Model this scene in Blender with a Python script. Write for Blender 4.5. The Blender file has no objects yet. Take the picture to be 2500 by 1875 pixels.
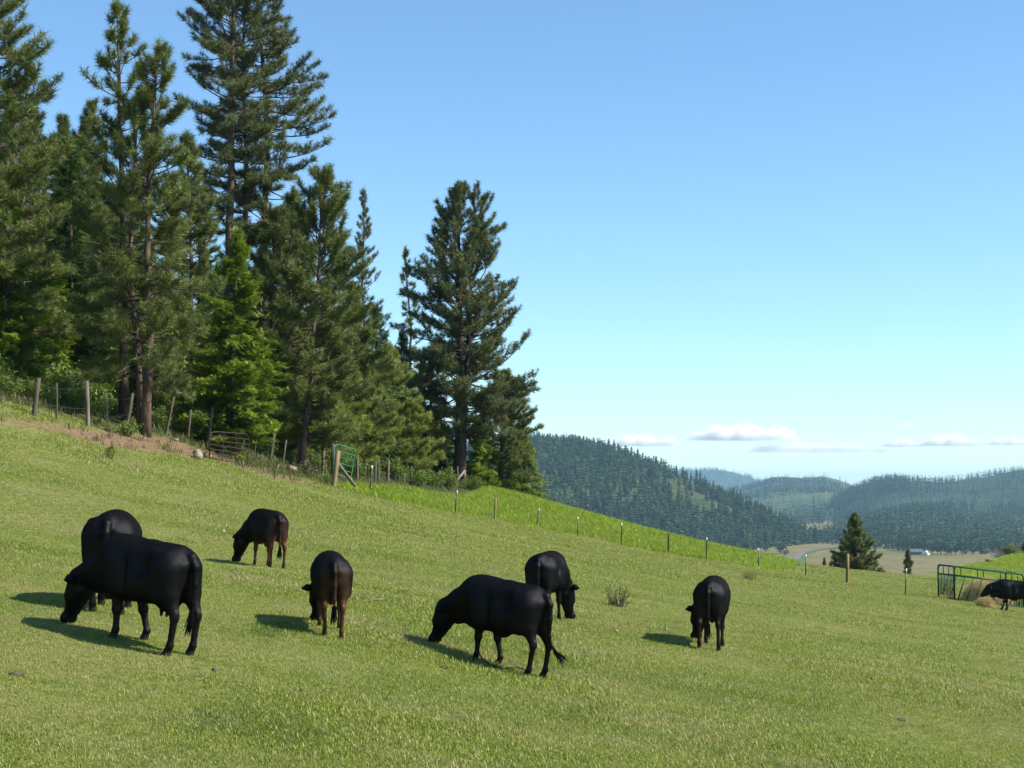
import bpy, math, random
import numpy as np
from mathutils import Vector, Matrix, Euler

# ------------------------------------------------------------------ camera, sky, sun, exposure
F = 4000.0                      # focal length in photo pixels (photo 2500 x 1875)
YH = 1190.0                     # photo row of the true horizon
PITCH = math.atan((YH - 937.5) / F)
CZ = 3.0                        # camera height
S = bpy.context.scene
COL = S.collection
R = math.radians

cam = bpy.data.cameras.new("camera")
camo = bpy.data.objects.new("camera", cam)
COL.objects.link(camo)
cam.sensor_width = 36.0
cam.lens = 36.0 * F / 2500.0
cam.clip_start = 0.5
cam.clip_end = 80000
camo.location = (0, 0, CZ)
camo.rotation_euler = (math.pi / 2 + PITCH, 0, 0)
S.camera = camo

SUN_EL = R(43)
SUN_H = Vector((0.985, -0.17, 0)).normalized()        # horizontal direction towards the sun
world = bpy.data.worlds.new("World")
S.world = world
world.use_nodes = True
wn = world.node_tree
wn.nodes.clear()
wo = wn.nodes.new("ShaderNodeOutputWorld")
wb = wn.nodes.new("ShaderNodeBackground")
sky = wn.nodes.new("ShaderNodeTexSky")
sky.sky_type = 'NISHITA'
sky.sun_disc = False
sky.sun_elevation = SUN_EL
sky.sun_rotation = math.atan2(SUN_H.x, SUN_H.y)
sky.altitude = 700
sky.air_density = 1.0
sky.dust_density = 0.0
sky.ozone_density = 3.0
wb.inputs[1].default_value = 0.105
wt = wn.nodes.new("ShaderNodeMix")
wt.data_type = 'RGBA'
wt.blend_type = 'MULTIPLY'
wt.inputs[0].default_value = 1.0
wt.inputs[7].default_value = (0.82, 1.0, 1.06, 1)
wn.links.new(sky.outputs[0], wt.inputs[6])
wn.links.new(wt.outputs[2], wb.inputs[0])
wn.links.new(wb.outputs[0], wo.inputs[0])

sl = bpy.data.lights.new("sun", 'SUN')
sl.energy = 5.0
sl.angle = R(0.53)
sl.color = (1.0, 0.93, 0.82)
so = bpy.data.objects.new("sun", sl)
COL.objects.link(so)
sdir = Vector((SUN_H.x * math.cos(SUN_EL), SUN_H.y * math.cos(SUN_EL), math.sin(SUN_EL)))
so.rotation_euler = sdir.to_track_quat('Z', 'Y').to_euler()
so.location = (60, -20, 80)

S.view_settings.view_transform = 'Standard'
S.view_settings.look = 'None'
S.view_settings.exposure = 0.85
S.view_settings.gamma = 1.0
S.view_settings.use_curve_mapping = False
S.render.engine = 'CYCLES'
cy = S.cycles
cy.max_bounces = 12
cy.diffuse_bounces = 2
cy.glossy_bounces = 1
cy.transmission_bounces = 2
cy.volume_bounces = 10
cy.transparent_max_bounces = 8
cy.caustics_reflective = False
cy.caustics_refractive = False
cy.use_denoising = True
cy.sample_clamp_indirect = 4.0

HAZE_DENSITY = 0.000066
CLOUD_DENSITY = 0.017

# ------------------------------------------------------------------ helpers
def rng(seed):
    return np.random.default_rng(seed)

def ray(px, py):
    u = (px - 1250.0) / F
    v = (937.5 - py) / F
    c, s = math.cos(PITCH), math.sin(PITCH)
    y = c - s * v
    z = s + c * v
    return u / y, z / y

def P(px, py, D):
    sx, sz = ray(px, py)
    return np.array((sx * D, D, CZ + sz * D))

def px_of(x, y, z):
    """photo pixel of a world point"""
    z = z - CZ
    c, s = math.cos(PITCH), math.sin(PITCH)
    f = c * y + s * z
    v = -s * y + c * z
    return 1250 + F * x / f, 937.5 - F * v / f

class MB:
    """collects triangles"""
    def __init__(self):
        self.v, self.f, self.n, self.a = [], [], 0, []
    def add(self, v, f, a=0.5):
        v = np.asarray(v, float).reshape(-1, 3)
        f = np.asarray(f, np.int64)
        if f.shape[1] == 4:
            f = np.concatenate([f[:, [0, 1, 2]], f[:, [0, 2, 3]]])
        self.v.append(v)
        self.f.append(f + self.n)
        if np.isscalar(a):
            a = np.full(len(v), a)
        self.a.append(np.asarray(a, float))
        self.n += len(v)
    def arrays(self):
        return np.concatenate(self.v), np.concatenate(self.f), np.concatenate(self.a)
    def tube(self, pts, rad, sides=6, cap=True, a=0.5):
        pts = np.asarray(pts, float)
        n = len(pts)
        rad = np.broadcast_to(np.asarray(rad, float), (n,))
        t = np.gradient(pts, axis=0)
        t /= np.linalg.norm(t, axis=1, keepdims=True) + 1e-9
        ref = np.array((0, 0, 1.0)) if abs(t[0, 2]) < 0.9 else np.array((1.0, 0, 0))
        e1 = np.cross(t, ref)
        e1 /= np.linalg.norm(e1, axis=1, keepdims=True) + 1e-9
        e2 = np.cross(t, e1)
        ang = np.arange(sides) / sides * 2 * math.pi
        ring = pts[:, None, :] + rad[:, None, None] * (np.cos(ang)[None, :, None] * e1[:, None, :] + np.sin(ang)[None, :, None] * e2[:, None, :])
        v = ring.reshape(-1, 3)
        i = np.arange(n - 1)[:, None] * sides
        j = np.arange(sides)[None, :]
        k = (j + 1) % sides
        q = np.stack([i + j, i + k, i + sides + k, i + sides + j], -1).reshape(-1, 4)
        f = [np.concatenate([q[:, [0, 1, 2]], q[:, [0, 2, 3]]])]
        if cap:
            m = np.arange(1, sides - 1)
            f.append(np.stack([np.zeros_like(m), m + 1, m], -1))
            o = (n - 1) * sides
            f.append(np.stack([np.full_like(m, o), o + m, o + m + 1], -1))
        self.add(v, np.concatenate(f), a)
    def box(self, c, size, rot=None, a=0.5):
        c = np.asarray(c, float)
        h = np.asarray(size, float) / 2
        s = np.array([(x, y, z) for x in (-1, 1) for y in (-1, 1) for z in (-1, 1)], float) * h
        if rot is not None:
            s = s @ np.asarray(rot).T
        q = [(0, 1, 3, 2), (4, 6, 7, 5), (0, 4, 5, 1), (2, 3, 7, 6), (0, 2, 6, 4), (1, 5, 7, 3)]
        self.add(s + c, q, a)
    def build(self, name, mat, parent=None, loc=(0, 0, 0), smooth=False):
        v, f, a = self.arrays()
        return mesh_obj(name, v, f, mat, parent, loc, smooth, {'shade': a})

def mesh_data(name, v, f, mat, smooth=False, attrs=None):
    v = np.asarray(v, np.float32)
    f = np.asarray(f, np.int32)
    me = bpy.data.meshes.new(name)
    k = f.shape[1]
    me.vertices.add(len(v))
    me.vertices.foreach_set("co", v.ravel())
    me.loops.add(f.size)
    me.loops.foreach_set("vertex_index", f.ravel())
    me.polygons.add(len(f))
    me.polygons.foreach_set("loop_start", np.arange(len(f), dtype=np.int32) * k)
    me.polygons.foreach_set("loop_total", np.full(len(f), k, np.int32))
    if smooth:
        me.polygons.foreach_set("use_smooth", np.ones(len(f), bool))
    me.update(calc_edges=True)
    for n, arr in (attrs or {}).items():
        at = me.attributes.new(n, 'FLOAT', 'POINT')
        at.data.foreach_set("value", np.asarray(arr, np.float32))
    for m in (mat if isinstance(mat, (list, tuple)) else [mat]):
        me.materials.append(m)
    return me

def link(name, data, parent=None, loc=(0, 0, 0)):
    o = bpy.data.objects.new(name, data)
    COL.objects.link(o)
    o.location = loc
    if parent is not None:
        o.parent = parent
    return o

def mesh_obj(name, v, f, mat, parent=None, loc=(0, 0, 0), smooth=False, attrs=None):
    return link(name, mesh_data(name, v, f, mat, smooth, attrs), parent, loc)

def tag(o, label=None, cat=None, group=None, kind=None):
    if label: o['label'] = label
    if cat: o['category'] = cat
    if group: o['group'] = group
    if kind: o['kind'] = kind
    return o

def thing(name, label, cat, loc, group=None, rz=0):
    o = link(name, None, None, loc)
    o.empty_display_size = 0.3
    o.rotation_euler = (0, 0, rz)
    return tag(o, label, cat, group)

def smoothstep(a, b, x):
    t = np.clip((x - a) / (b - a), 0, 1)
    return t * t * (3 - 2 * t)

def vnoise(x, y, scale, seed):
    """smooth 2-D value noise in 0..1"""
    r = rng(seed)
    T = r.random((256, 256))
    x = np.asarray(x) / scale + 1000.3
    y = np.asarray(y) / scale + 1000.7
    i, j = np.floor(x).astype(int), np.floor(y).astype(int)
    fx, fy = x - i, y - j
    fx = fx * fx * (3 - 2 * fx)
    fy = fy * fy * (3 - 2 * fy)
    g = lambda a, b: T[a % 256, b % 256]
    return (g(i, j) * (1 - fx) + g(i + 1, j) * fx) * (1 - fy) + (g(i, j + 1) * (1 - fx) + g(i + 1, j + 1) * fx) * fy

def fbm(x, y, scale, seed, oct=4):
    s, a, t = 0, 1.0, 0
    for o in range(oct):
        s = s + a * vnoise(x, y, scale / 2 ** o, seed + o)
        t += a
        a *= 0.5
    return s / t

# ------------------------------------------------------------------ materials
def new_mat(name):
    m = bpy.data.materials.new(name)
    m.use_nodes = True
    m.node_tree.nodes.clear()
    return m, m.node_tree.nodes, m.node_tree.links

def out(ns, ls, sh):
    o = ns.new("ShaderNodeOutputMaterial")
    ls.new(sh, o.inputs[0])
    return o

def ramp(ns, ls, fac, stops):
    r = ns.new("ShaderNodeValToRGB")
    el = r.color_ramp.elements
    el[0].position, el[0].color = stops[0][0], (*stops[0][1], 1)
    el[1].position, el[1].color = stops[-1][0], (*stops[-1][1], 1)
    for p, c in stops[1:-1]:
        e = el.new(p)
        e.color = (*c, 1)
    ls.new(fac, r.inputs[0])
    return r.outputs[0]

def noise(ns, ls, scale, detail=3, rough=0.55, vec=None, stretch=None, coord='pos'):
    n = ns.new("ShaderNodeTexNoise")
    n.inputs['Scale'].default_value = scale
    n.inputs['Detail'].default_value = detail
    n.inputs['Roughness'].default_value = rough
    if coord == 'pos':
        g = ns.new("ShaderNodeNewGeometry")
        src = g.outputs['Position']
    else:
        g = ns.new("ShaderNodeTexCoord")
        src = g.outputs['Object']
    if stretch:
        m = ns.new("ShaderNodeVectorMath")
        m.operation = 'MULTIPLY'
        m.inputs[1].default_value = stretch
        ls.new(src, m.inputs[0])
        src = m.outputs[0]
    ls.new(src, n.inputs['Vector'])
    return n.outputs[0]

def attr(ns, name):
    a = ns.new("ShaderNodeAttribute")
    a.attribute_name = name
    return a.outputs['Fac']

def mixc(ns, ls, fac, a, b, mode='MIX'):
    m = ns.new("ShaderNodeMix")
    m.data_type = 'RGBA'
    m.blend_type = mode
    for s, v in ((m.inputs[0], fac), (m.inputs[6], a), (m.inputs[7], b)):
        if isinstance(v, (int, float)):
            s.default_value = v
        elif isinstance(v, tuple):
            s.default_value = (*v, 1)
        else:
            ls.new(v, s)
    return m.outputs[2]

def math_n(ns, ls, op, a, b=0.0, clamp=False):
    m = ns.new("ShaderNodeMath")
    m.operation = op
    m.use_clamp = clamp
    for s, v in ((m.inputs[0], a), (m.inputs[1], b)):
        if isinstance(v, (int, float)):
            s.default_value = v
        else:
            ls.new(v, s)
    return m.outputs[0]

def principled(ns, ls, col, rough=0.7, spec=0.3, bump=None, bump_str=0.3, bump_dist=0.02, metal=0.0):
    p = ns.new("ShaderNodeBsdfPrincipled")
    if isinstance(col, tuple):
        p.inputs['Base Color'].default_value = (*col, 1)
    else:
        ls.new(col, p.inputs['Base Color'])
    p.inputs['Roughness'].default_value = rough
    p.inputs['Metallic'].default_value = metal
    p.inputs['Specular IOR Level'].default_value = spec
    if bump is not None:
        b = ns.new("ShaderNodeBump")
        b.inputs['Strength'].default_value = bump_str
        b.inputs['Distance'].default_value = bump_dist
        ls.new(bump, b.inputs['Height'])
        ls.new(b.outputs[0], p.inputs['Normal'])
    return p.outputs[0]

def leaf_mat(name, stops, trans=0.3, spec=0.25, rough=0.55, wscale=0.35, wamt=0.35, dark=(0.6, 0.6, 0.6), patches=None):
    """foliage: colour from the 'shade' attribute (age of the growth), varied in space"""
    m, ns, ls = new_mat(name)
    c = ramp(ns, ls, attr(ns, 'shade'), stops)
    n = noise(ns, ls, wscale, 2)
    n = math_n(ns, ls, 'MULTIPLY', n, wamt)
    c = mixc(ns, ls, n, c, dark, 'MULTIPLY')
    if patches:
        a = ramp(ns, ls, noise(ns, ls, 0.9, 4, 0.65, stretch=(0.35, 0.8, 0)), [(0.46, (0, 0, 0)), (0.64, (0.62, 0.62, 0.62))])
        c = mixc(ns, ls, a, c, patches[0])
        b = ramp(ns, ls, noise(ns, ls, 1.0, 4, 0.6, stretch=(0.12, 0.35, 0.1)), [(0.50, (0, 0, 0)), (0.68, (0.4, 0.4, 0.4))])
        c = mixc(ns, ls, b, c, patches[1], 'MULTIPLY')
    p = principled(ns, ls, c, rough, spec)
    t = ns.new("ShaderNodeBsdfTranslucent")
    ls.new(c, t.inputs[0])
    mx = ns.new("ShaderNodeMixShader")
    mx.inputs[0].default_value = trans
    ls.new(p, mx.inputs[1])
    ls.new(t.outputs[0], mx.inputs[2])
    out(ns, ls, mx.outputs[0])
    return m

def simple_mat(name, c1, c2, scale=8, rough=0.7, spec=0.3, stretch=None, bump=0.3, metal=0.0, detail=4, coord='obj', dist=0.01):
    m, ns, ls = new_mat(name)
    n = noise(ns, ls, scale, detail, 0.6, stretch=stretch, coord=coord)
    c = ramp(ns, ls, n, [(0.3, c1), (0.7, c2)])
    out(ns, ls, principled(ns, ls, c, rough, spec, n, bump, dist, metal))
    return m

M = {}
M['pine'] = leaf_mat('pine_needles', [(0.0, (0.045, 0.070, 0.016)), (0.5, (0.135, 0.172, 0.034)), (1.0, (0.25, 0.275, 0.066))], 0.3, 0.35, 0.45)
M['pine_blue'] = leaf_mat('pine_needles_grey', [(0.0, (0.042, 0.062, 0.022)), (0.5, (0.120, 0.146, 0.042)), (1.0, (0.22, 0.23, 0.078))], 0.25, 0.35, 0.45)
M['pine_light'] = leaf_mat('young_pine_needles', [(0.0, (0.10, 0.13, 0.024)), (0.5, (0.25, 0.30, 0.05)), (1.0, (0.38, 0.41, 0.09))], 0.35, 0.3, 0.5)
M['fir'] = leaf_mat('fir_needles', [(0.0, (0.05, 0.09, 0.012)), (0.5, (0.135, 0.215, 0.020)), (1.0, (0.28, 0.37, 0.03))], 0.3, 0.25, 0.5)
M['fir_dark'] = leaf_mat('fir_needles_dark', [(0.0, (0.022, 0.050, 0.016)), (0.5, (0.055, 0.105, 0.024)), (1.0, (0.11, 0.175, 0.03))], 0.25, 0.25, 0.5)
M['shrub'] = leaf_mat('shrub_leaves', [(0.0, (0.07, 0.115, 0.016)), (0.5, (0.16, 0.235, 0.035)), (1.0, (0.27, 0.34, 0.07))], 0.35, 0.3, 0.5)
M['shrub_grey'] = leaf_mat('shrub_leaves_grey', [(0.0, (0.06, 0.07, 0.035)), (0.5, (0.12, 0.14, 0.06)), (1.0, (0.22, 0.22, 0.11))], 0.3, 0.3, 0.5)
M['blossom'] = leaf_mat('faded_blossom', [(0.0, (0.14, 0.10, 0.09)), (0.5, (0.26, 0.2, 0.18)), (1.0, (0.38, 0.32, 0.29))], 0.3)
M['forest'] = leaf_mat('far_conifer', [(0.0, (0.009, 0.026, 0.008)), (0.5, (0.027, 0.060, 0.015)), (1.0, (0.068, 0.112, 0.028))], 0.1, 0.15, 0.7, 0.02, 0.5)
M['forest_far'] = leaf_mat('distant_conifer', [(0.0, (0.016, 0.036, 0.014)), (0.5, (0.036, 0.068, 0.022)), (1.0, (0.075, 0.11, 0.032))], 0.1, 0.1, 0.8, 0.008, 0.5)
M['grass'] = leaf_mat('pasture_grass', [(0.0, (0.075, 0.125, 0.015)), (0.45, (0.255, 0.325, 0.038)), (0.7, (0.375, 0.42, 0.075)), (0.8, (0.42, 0.39, 0.15)), (1.0, (0.56, 0.50, 0.25))], 0.4, 0.25, 0.5, 0.5, 0.45, (0.7, 0.8, 0.6), ((0.40, 0.37, 0.15), (0.45, 0.66, 0.45)))
M['lush'] = leaf_mat('lush_grass', [(0.0, (0.16, 0.23, 0.022)), (0.5, (0.28, 0.38, 0.034)), (0.85, (0.39, 0.47, 0.07)), (1.0, (0.36, 0.36, 0.10))], 0.45, 0.2, 0.5, 0.25, 0.3, (0.7, 0.85, 0.5))
M['rank'] = leaf_mat('rank_grass', [(0.0, (0.08, 0.15, 0.022)), (0.5, (0.14, 0.23, 0.035)), (1.0, (0.35, 0.34, 0.14))], 0.4)
M['drygrass'] = leaf_mat('dry_weeds', [(0.0, (0.05, 0.085, 0.018)), (0.5, (0.12, 0.155, 0.035)), (0.72, (0.2, 0.19, 0.07)), (1.0, (0.34, 0.29, 0.16))], 0.3)
M['hay'] = leaf_mat('hay_straw', [(0.0, (0.30, 0.22, 0.085)), (0.5, (0.55, 0.43, 0.19)), (1.0, (0.74, 0.62, 0.32))], 0.3, 0.2, 0.6, 2.0, 0.4)
M['bark'] = simple_mat('pine_bark', (0.045, 0.032, 0.026), (0.17, 0.11, 0.075), 9, 0.9, 0.15, (1, 1, 0.22), 1.0, dist=0.05)
M['bark_dark'] = simple_mat('dark_bark', (0.025, 0.02, 0.017), (0.085, 0.062, 0.048), 9, 0.9, 0.15, (1, 1, 0.25), 1.0, dist=0.05)
M['limb'] = simple_mat('limb_bark', (0.045, 0.036, 0.03), (0.12, 0.095, 0.075), 6, 0.9, 0.15, None, 0.4)
M['deadwood'] = simple_mat('dead_twig', (0.16, 0.13, 0.10), (0.32, 0.28, 0.23), 12, 0.85, 0.2, None, 0.3)
M['oldpost'] = simple_mat('weathered_wood', (0.035, 0.028, 0.022), (0.125, 0.10, 0.075), 10, 0.85, 0.2, (1, 1, 0.08), 0.6)
M['darkpost'] = simple_mat('dark_weathered_wood', (0.045, 0.038, 0.03), (0.15, 0.125, 0.10), 10, 0.85, 0.2, (1, 1, 0.08), 0.6)
M['newpost'] = simple_mat('peeled_wood', (0.14, 0.092, 0.048), (0.27, 0.185, 0.10), 9, 0.75, 0.25, (1, 1, 0.1), 0.4)
M['greywood'] = simple_mat('bleached_wood', (0.09, 0.075, 0.058), (0.24, 0.205, 0.155), 9, 0.8, 0.2, (1, 1, 0.1), 0.4)
M['tpost'] = simple_mat('green_steel_post', (0.012, 0.022, 0.016), (0.025, 0.04, 0.028), 12, 0.5, 0.4)
M['white'] = simple_mat('white_paint', (0.68, 0.68, 0.66), (0.82, 0.82, 0.8), 10, 0.5, 0.4)
M['wire'] = simple_mat('fence_wire', (0.09, 0.085, 0.08), (0.2, 0.19, 0.18), 30, 0.5, 0.4, metal=0.6)
M['rust'] = simple_mat('rusty_tube', (0.016, 0.010, 0.008), (0.055, 0.028, 0.018), 14, 0.7, 0.3)
M['greengate'] = simple_mat('green_gate_paint', (0.016, 0.13, 0.07), (0.04, 0.19, 0.11), 10, 0.5, 0.3)
M['feeder'] = simple_mat('green_feeder_paint', (0.008, 0.045, 0.023), (0.018, 0.070, 0.037), 6, 0.55, 0.2)
M['rock'] = simple_mat('pale_rock', (0.17, 0.14, 0.10), (0.34, 0.29, 0.22), 5, 0.85, 0.2, None, 0.8, dist=0.03)
M['clay'] = simple_mat('clay_lump', (0.15, 0.09, 0.055), (0.30, 0.20, 0.13), 6, 0.9, 0.15, None, 0.8, dist=0.03)
M['dung'] = simple_mat('dried_dung', (0.05, 0.042, 0.025), (0.12, 0.10, 0.06), 14, 0.9, 0.15, None, 0.8)
M['hose'] = simple_mat('black_hose', (0.008, 0.008, 0.008), (0.02, 0.02, 0.02), 10, 0.5, 0.4)
M['roofgrey'] = simple_mat('grey_roof', (0.07, 0.075, 0.08), (0.12, 0.125, 0.13), 1, 0.6, 0.3)
M['barnwall'] = simple_mat('grey_barn_wall', (0.08, 0.08, 0.075), (0.13, 0.13, 0.12), 1, 0.8, 0.2)
M['glass'] = simple_mat('dark_window', (0.02, 0.025, 0.03), (0.03, 0.035, 0.04), 1, 0.1, 0.5)
M['asphalt'] = simple_mat('worn_road', (0.11, 0.10, 0.088), (0.17, 0.155, 0.137), 0.25, 0.9, 0.2, None, 0.1, coord='pos')

# ------------------------------------------------------------------ terrain of the pasture
CP = []       # control points (x, y, z)
def cp(px, py, D):
    CP.append(P(px, py, D))
# near pasture
for a in ((0, 1875, 12.2), (600, 1875, 13.8), (1250, 1875, 15.6), (1900, 1875, 18.0), (2500, 1875, 20.5),
          (340, 1580, 18.0), (275, 1492, 21.0), (665, 1390, 27.5), (800, 1550, 20.5), (1225, 1650, 21.0),
          (1340, 1520, 27.0), (1735, 1588, 26.6), (2200, 1600, 33.0), (2450, 1640, 31.0), (2000, 1500, 40.0),
          (0, 1300, 30.0), (0, 1150, 38.5), (0, 1040, 47.0), (250, 1090, 49.5), (480, 1121, 53.0), (620, 1152, 57.5),
          (700, 1172, 61.0), (815, 1192, 66.0), (500, 1250, 39.0), (900, 1280, 44.0), (1300, 1370, 48.0), (1700, 1450, 48.0)):
    cp(*a)
# bank and left fence
for a in ((84, 1010, 49.5), (210, 1043, 51.0), (306, 1033, 54.0), (403, 1065, 56.0), (456, 1078, 57.5), (505, 1100, 58.5),
          (658, 1116, 66.0), (728, 1142, 68.0), (812, 1173, 70.0), (-300, 930, 47), (-300, 1200, 30)):
    cp(*a)
# steel post fence
TP = [(902, 1210, 63), (1111, 1253, 79), (1208, 1268, 84), (1310, 1288, 87), (1410, 1309, 88.5), (1516, 1331, 88.5), (1632, 1350, 88),
      (1724, 1366, 87.5), (1852, 1387, 87), (1967, 1406, 86), (2069, 1424, 83), (2210, 1453, 76)]
for a in TP:
    cp(*a)
# old fence below the trees and ground under the wood
for a in ((947, 1180, 86), (1031, 1187, 94), (1086, 1190, 98), (1130, 1176, 102), (1184, 1191, 109), (1208, 1203, 114), (1160, 1215, 93),
          (0, 950, 66), (300, 995, 78), (600, 1060, 85), (850, 1130, 95), (300, 985, 110), (800, 1110, 115), (-400, 870, 70)):
    cp(*a)
# feeder and right
for a in ((2330, 1466, 77), (2480, 1488, 76), (2500, 1560, 55), (2800, 1560, 60), (2700, 1470, 90), (2350, 1425, 100), (2500, 1415, 110)):
    cp(*a)
CREST = [(1330, 1226, 121), (1400, 1252, 120), (1500, 1276, 120), (1600, 1299, 119), (1700, 1324, 118), (1800, 1347, 117), (1860, 1363, 116),
         (1930, 1377, 116), (2030, 1393, 117), (2145, 1407, 118), (2200, 1408, 120), (2290, 1397, 127), (2400, 1375, 138), (2500, 1347, 150), (2700, 1300, 165)]
for a in CREST:
    cp(*a)
cp(1240, 1208, 119)
CP.append(np.array((0, 0, CZ - 3.0)))
CP.append(np.array((-8, 4, CZ - 1.45)))
CP.append(np.array((10, 4, CZ - 4.6)))
CP.append(np.array((0, -14, CZ - 3.4)))
CP = np.array(CP)

def tps_fit(C, lam=0.15):
    n = len(C)
    xy = C[:, :2] / 50
    r2 = ((xy[:, None] - xy[None]) ** 2).sum(-1)
    K = 0.5 * r2 * np.log(r2 + 1e-12)
    A = np.zeros((n + 3, n + 3))
    A[:n, :n] = K + np.eye(n) * lam * 0.01
    A[:n, n] = 1
    A[:n, n + 1:] = xy
    A[n, :n] = 1
    A[n + 1:, :n] = xy.T
    return np.linalg.solve(A, np.concatenate([C[:, 2], np.zeros(3)])), xy
W_, XY_ = tps_fit(CP)
def tps(x, y):
    x = np.asarray(x, float) / 50
    y = np.asarray(y, float) / 50
    z = W_[-3] + W_[-2] * x + W_[-1] * y
    for (cx, cy), w in zip(XY_, W_[:-3]):
        r2 = (x - cx) ** 2 + (y - cy) ** 2
        z = z + w * 0.5 * r2 * np.log(r2 + 1e-12)
    return z

_cs = np.array([(c[0] - 1250) / F for c in CREST])
_cd = np.array([c[2] for c in CREST])
def crest_d(s):
    return np.interp(s, np.concatenate([[-0.5, -0.05, -0.01], _cs]), np.concatenate([[118, 118, 117], _cd]))

def bumps(x, y):
    return (fbm(x, y, 7, 11, 3) - 0.5) * 0.22 + (fbm(x, y, 1.6, 17, 3) - 0.5) * 0.07

def terrain_raw(x, y):
    x = np.asarray(x, float)
    y = np.asarray(y, float)
    ys = np.maximum(y, 1.0)
    s = np.clip(x / ys, -0.5, 0.5)
    yc = crest_d(s)
    over = np.maximum(y - yc, 0)
    k = np.where(over > 0, yc / ys, 1.0)
    z = tps(np.clip(x * k, -60, 60), np.minimum(y, yc))
    z = z + bumps(x, y) * smoothstep(2, 14, y)
    return z - (0.035 * over + 0.0035 * over ** 1.5 * 3.2 + 0.0003 * over ** 2)

GX = np.arange(-100, 100.01, 0.5)
GY = np.concatenate([np.arange(-14, 160, 0.5), 160 + 320 * np.linspace(0, 1, 60) ** 1.3])
_gx, _gy = np.meshgrid(GX, GY, indexing='ij')
GZ = terrain_raw(_gx, _gy)
FLOOR = CZ - 62.0
GZ = np.maximum(GZ, FLOOR - 1.5)

def ground(x, y):
    x = np.atleast_1d(np.asarray(x, float))
    y = np.atleast_1d(np.asarray(y, float))
    fi = np.clip(np.interp(x, GX, np.arange(len(GX))), 0, len(GX) - 1.001)
    fj = np.clip(np.interp(y, GY, np.arange(len(GY))), 0, len(GY) - 1.001)
    i, j = fi.astype(int), fj.astype(int)
    a, b = fi - i, fj - j
    return (GZ[i, j] * (1 - a) + GZ[i + 1, j] * a) * (1 - b) + (GZ[i, j + 1] * (1 - a) + GZ[i + 1, j + 1] * a) * b

def g1(x, y):
    return float(ground(x, y)[0])

def hit(px, py, dmin=8, dmax=170):
    sx, sz = ray(px, py)
    d = np.arange(dmin, dmax, 0.05)
    below = ground(sx * d, d) >= CZ + sz * d
    k = np.argmax(below) if below.any() else len(d) - 1
    D = d[k]
    return np.array((sx * D, D, g1(sx * D, D)))

def at_depth(px, D):
    sx, _ = ray(px, 1190)
    return np.array((sx * D, D, g1(sx * D, D)))

# zones, in world coordinates
_fence = np.array([P(*a) for a in TP])
_fb = np.concatenate([[-1, -0.125, -0.108], _fence[:, 0] / _fence[:, 1], [0.262, 1]])
_fd = np.concatenate([[400, 400, 66], _fence[:, 1], [102, 104]])
def lush_zone(x, y):
    s = x / np.maximum(y, 1)
    d = y - np.interp(s, _fb, _fd) + (fbm(x, y, 3, 5, 3) - 0.5) * 5.0
    return smoothstep(-2.5, 3.0, d) * (1 - 0.85 * smoothstep(0.14, 0.18, s) * (1 - smoothstep(0.26, 0.30, s)))
_bk = np.array([hit(*a)[:2] for a in ((-250, 985), (0, 1037), (130, 1060), (250, 1092), (380, 1110), (480, 1122), (620, 1153), (700, 1174), (800, 1190))])
def bank_zone(x, y):
    """bare dirt strip between the pasture and the wood"""
    edge = np.interp(x, _bk[:, 0], _bk[:, 1])
    d = y - edge + (fbm(x, y, 2.5, 9, 3) - 0.5) * 1.6
    w = np.interp(x, [-30, -14.2, -12.6, -11, -9, -7.5], [0.0, 0.3, 2.6, 5.0, 5.0, 2.6])
    return smoothstep(-0.2, 0.5, d) * (1 - smoothstep(w, w + 1.5, d)) * smoothstep(-6.6, -8.0, x) * (y < 90)
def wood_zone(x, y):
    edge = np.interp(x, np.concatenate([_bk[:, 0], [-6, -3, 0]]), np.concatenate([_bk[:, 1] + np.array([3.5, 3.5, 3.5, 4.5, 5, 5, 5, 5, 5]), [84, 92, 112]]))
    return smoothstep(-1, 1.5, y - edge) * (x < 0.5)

lush = lush_zone(_gx, _gy)
bank = bank_zone(_gx, _gy)
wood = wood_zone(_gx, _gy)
m, ns, ls = new_mat('pasture_ground')
n1 = noise(ns, ls, 0.45, 5, 0.6)
n2 = noise(ns, ls, 9.0, 4, 0.7)
n3 = noise(ns, ls, 40.0, 2, 0.7)
green = ramp(ns, ls, n2, [(0.25, (0.065, 0.085, 0.018)), (0.5, (0.125, 0.155, 0.032)), (0.75, (0.21, 0.205, 0.075))])
straw = ramp(ns, ls, n3, [(0.3, (0.12, 0.105, 0.05)), (0.7, (0.29, 0.25, 0.13))])
f1 = ramp(ns, ls, n1, [(0.42, (0.06, 0.06, 0.06)), (0.70, (0.6, 0.6, 0.6))])
c = mixc(ns, ls, f1, green, straw)
lu = ramp(ns, ls, n2, [(0.25, (0.11, 0.15, 0.014)), (0.7, (0.21, 0.26, 0.025))])
c = mixc(ns, ls, attr(ns, 'lush'), c, lu)
di = ramp(ns, ls, n2, [(0.3, (0.095, 0.06, 0.036)), (0.55, (0.175, 0.118, 0.072)), (0.75, (0.29, 0.21, 0.135))])
c = mixc(ns, ls, attr(ns, 'bank'), c, di)
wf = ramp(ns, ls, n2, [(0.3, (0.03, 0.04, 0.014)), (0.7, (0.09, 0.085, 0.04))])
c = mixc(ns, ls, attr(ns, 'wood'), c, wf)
out(ns, ls, principled(ns, ls, c, 0.95, 0.1, n3, 0.8, 0.03))
M['ground'] = m
nx, ny = GX.size, GY.size
idx = np.arange(nx * ny).reshape(nx, ny)
quads = np.stack([idx[:-1, :-1], idx[1:, :-1], idx[1:, 1:], idx[:-1, 1:]], -1).reshape(-1, 4)
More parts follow.
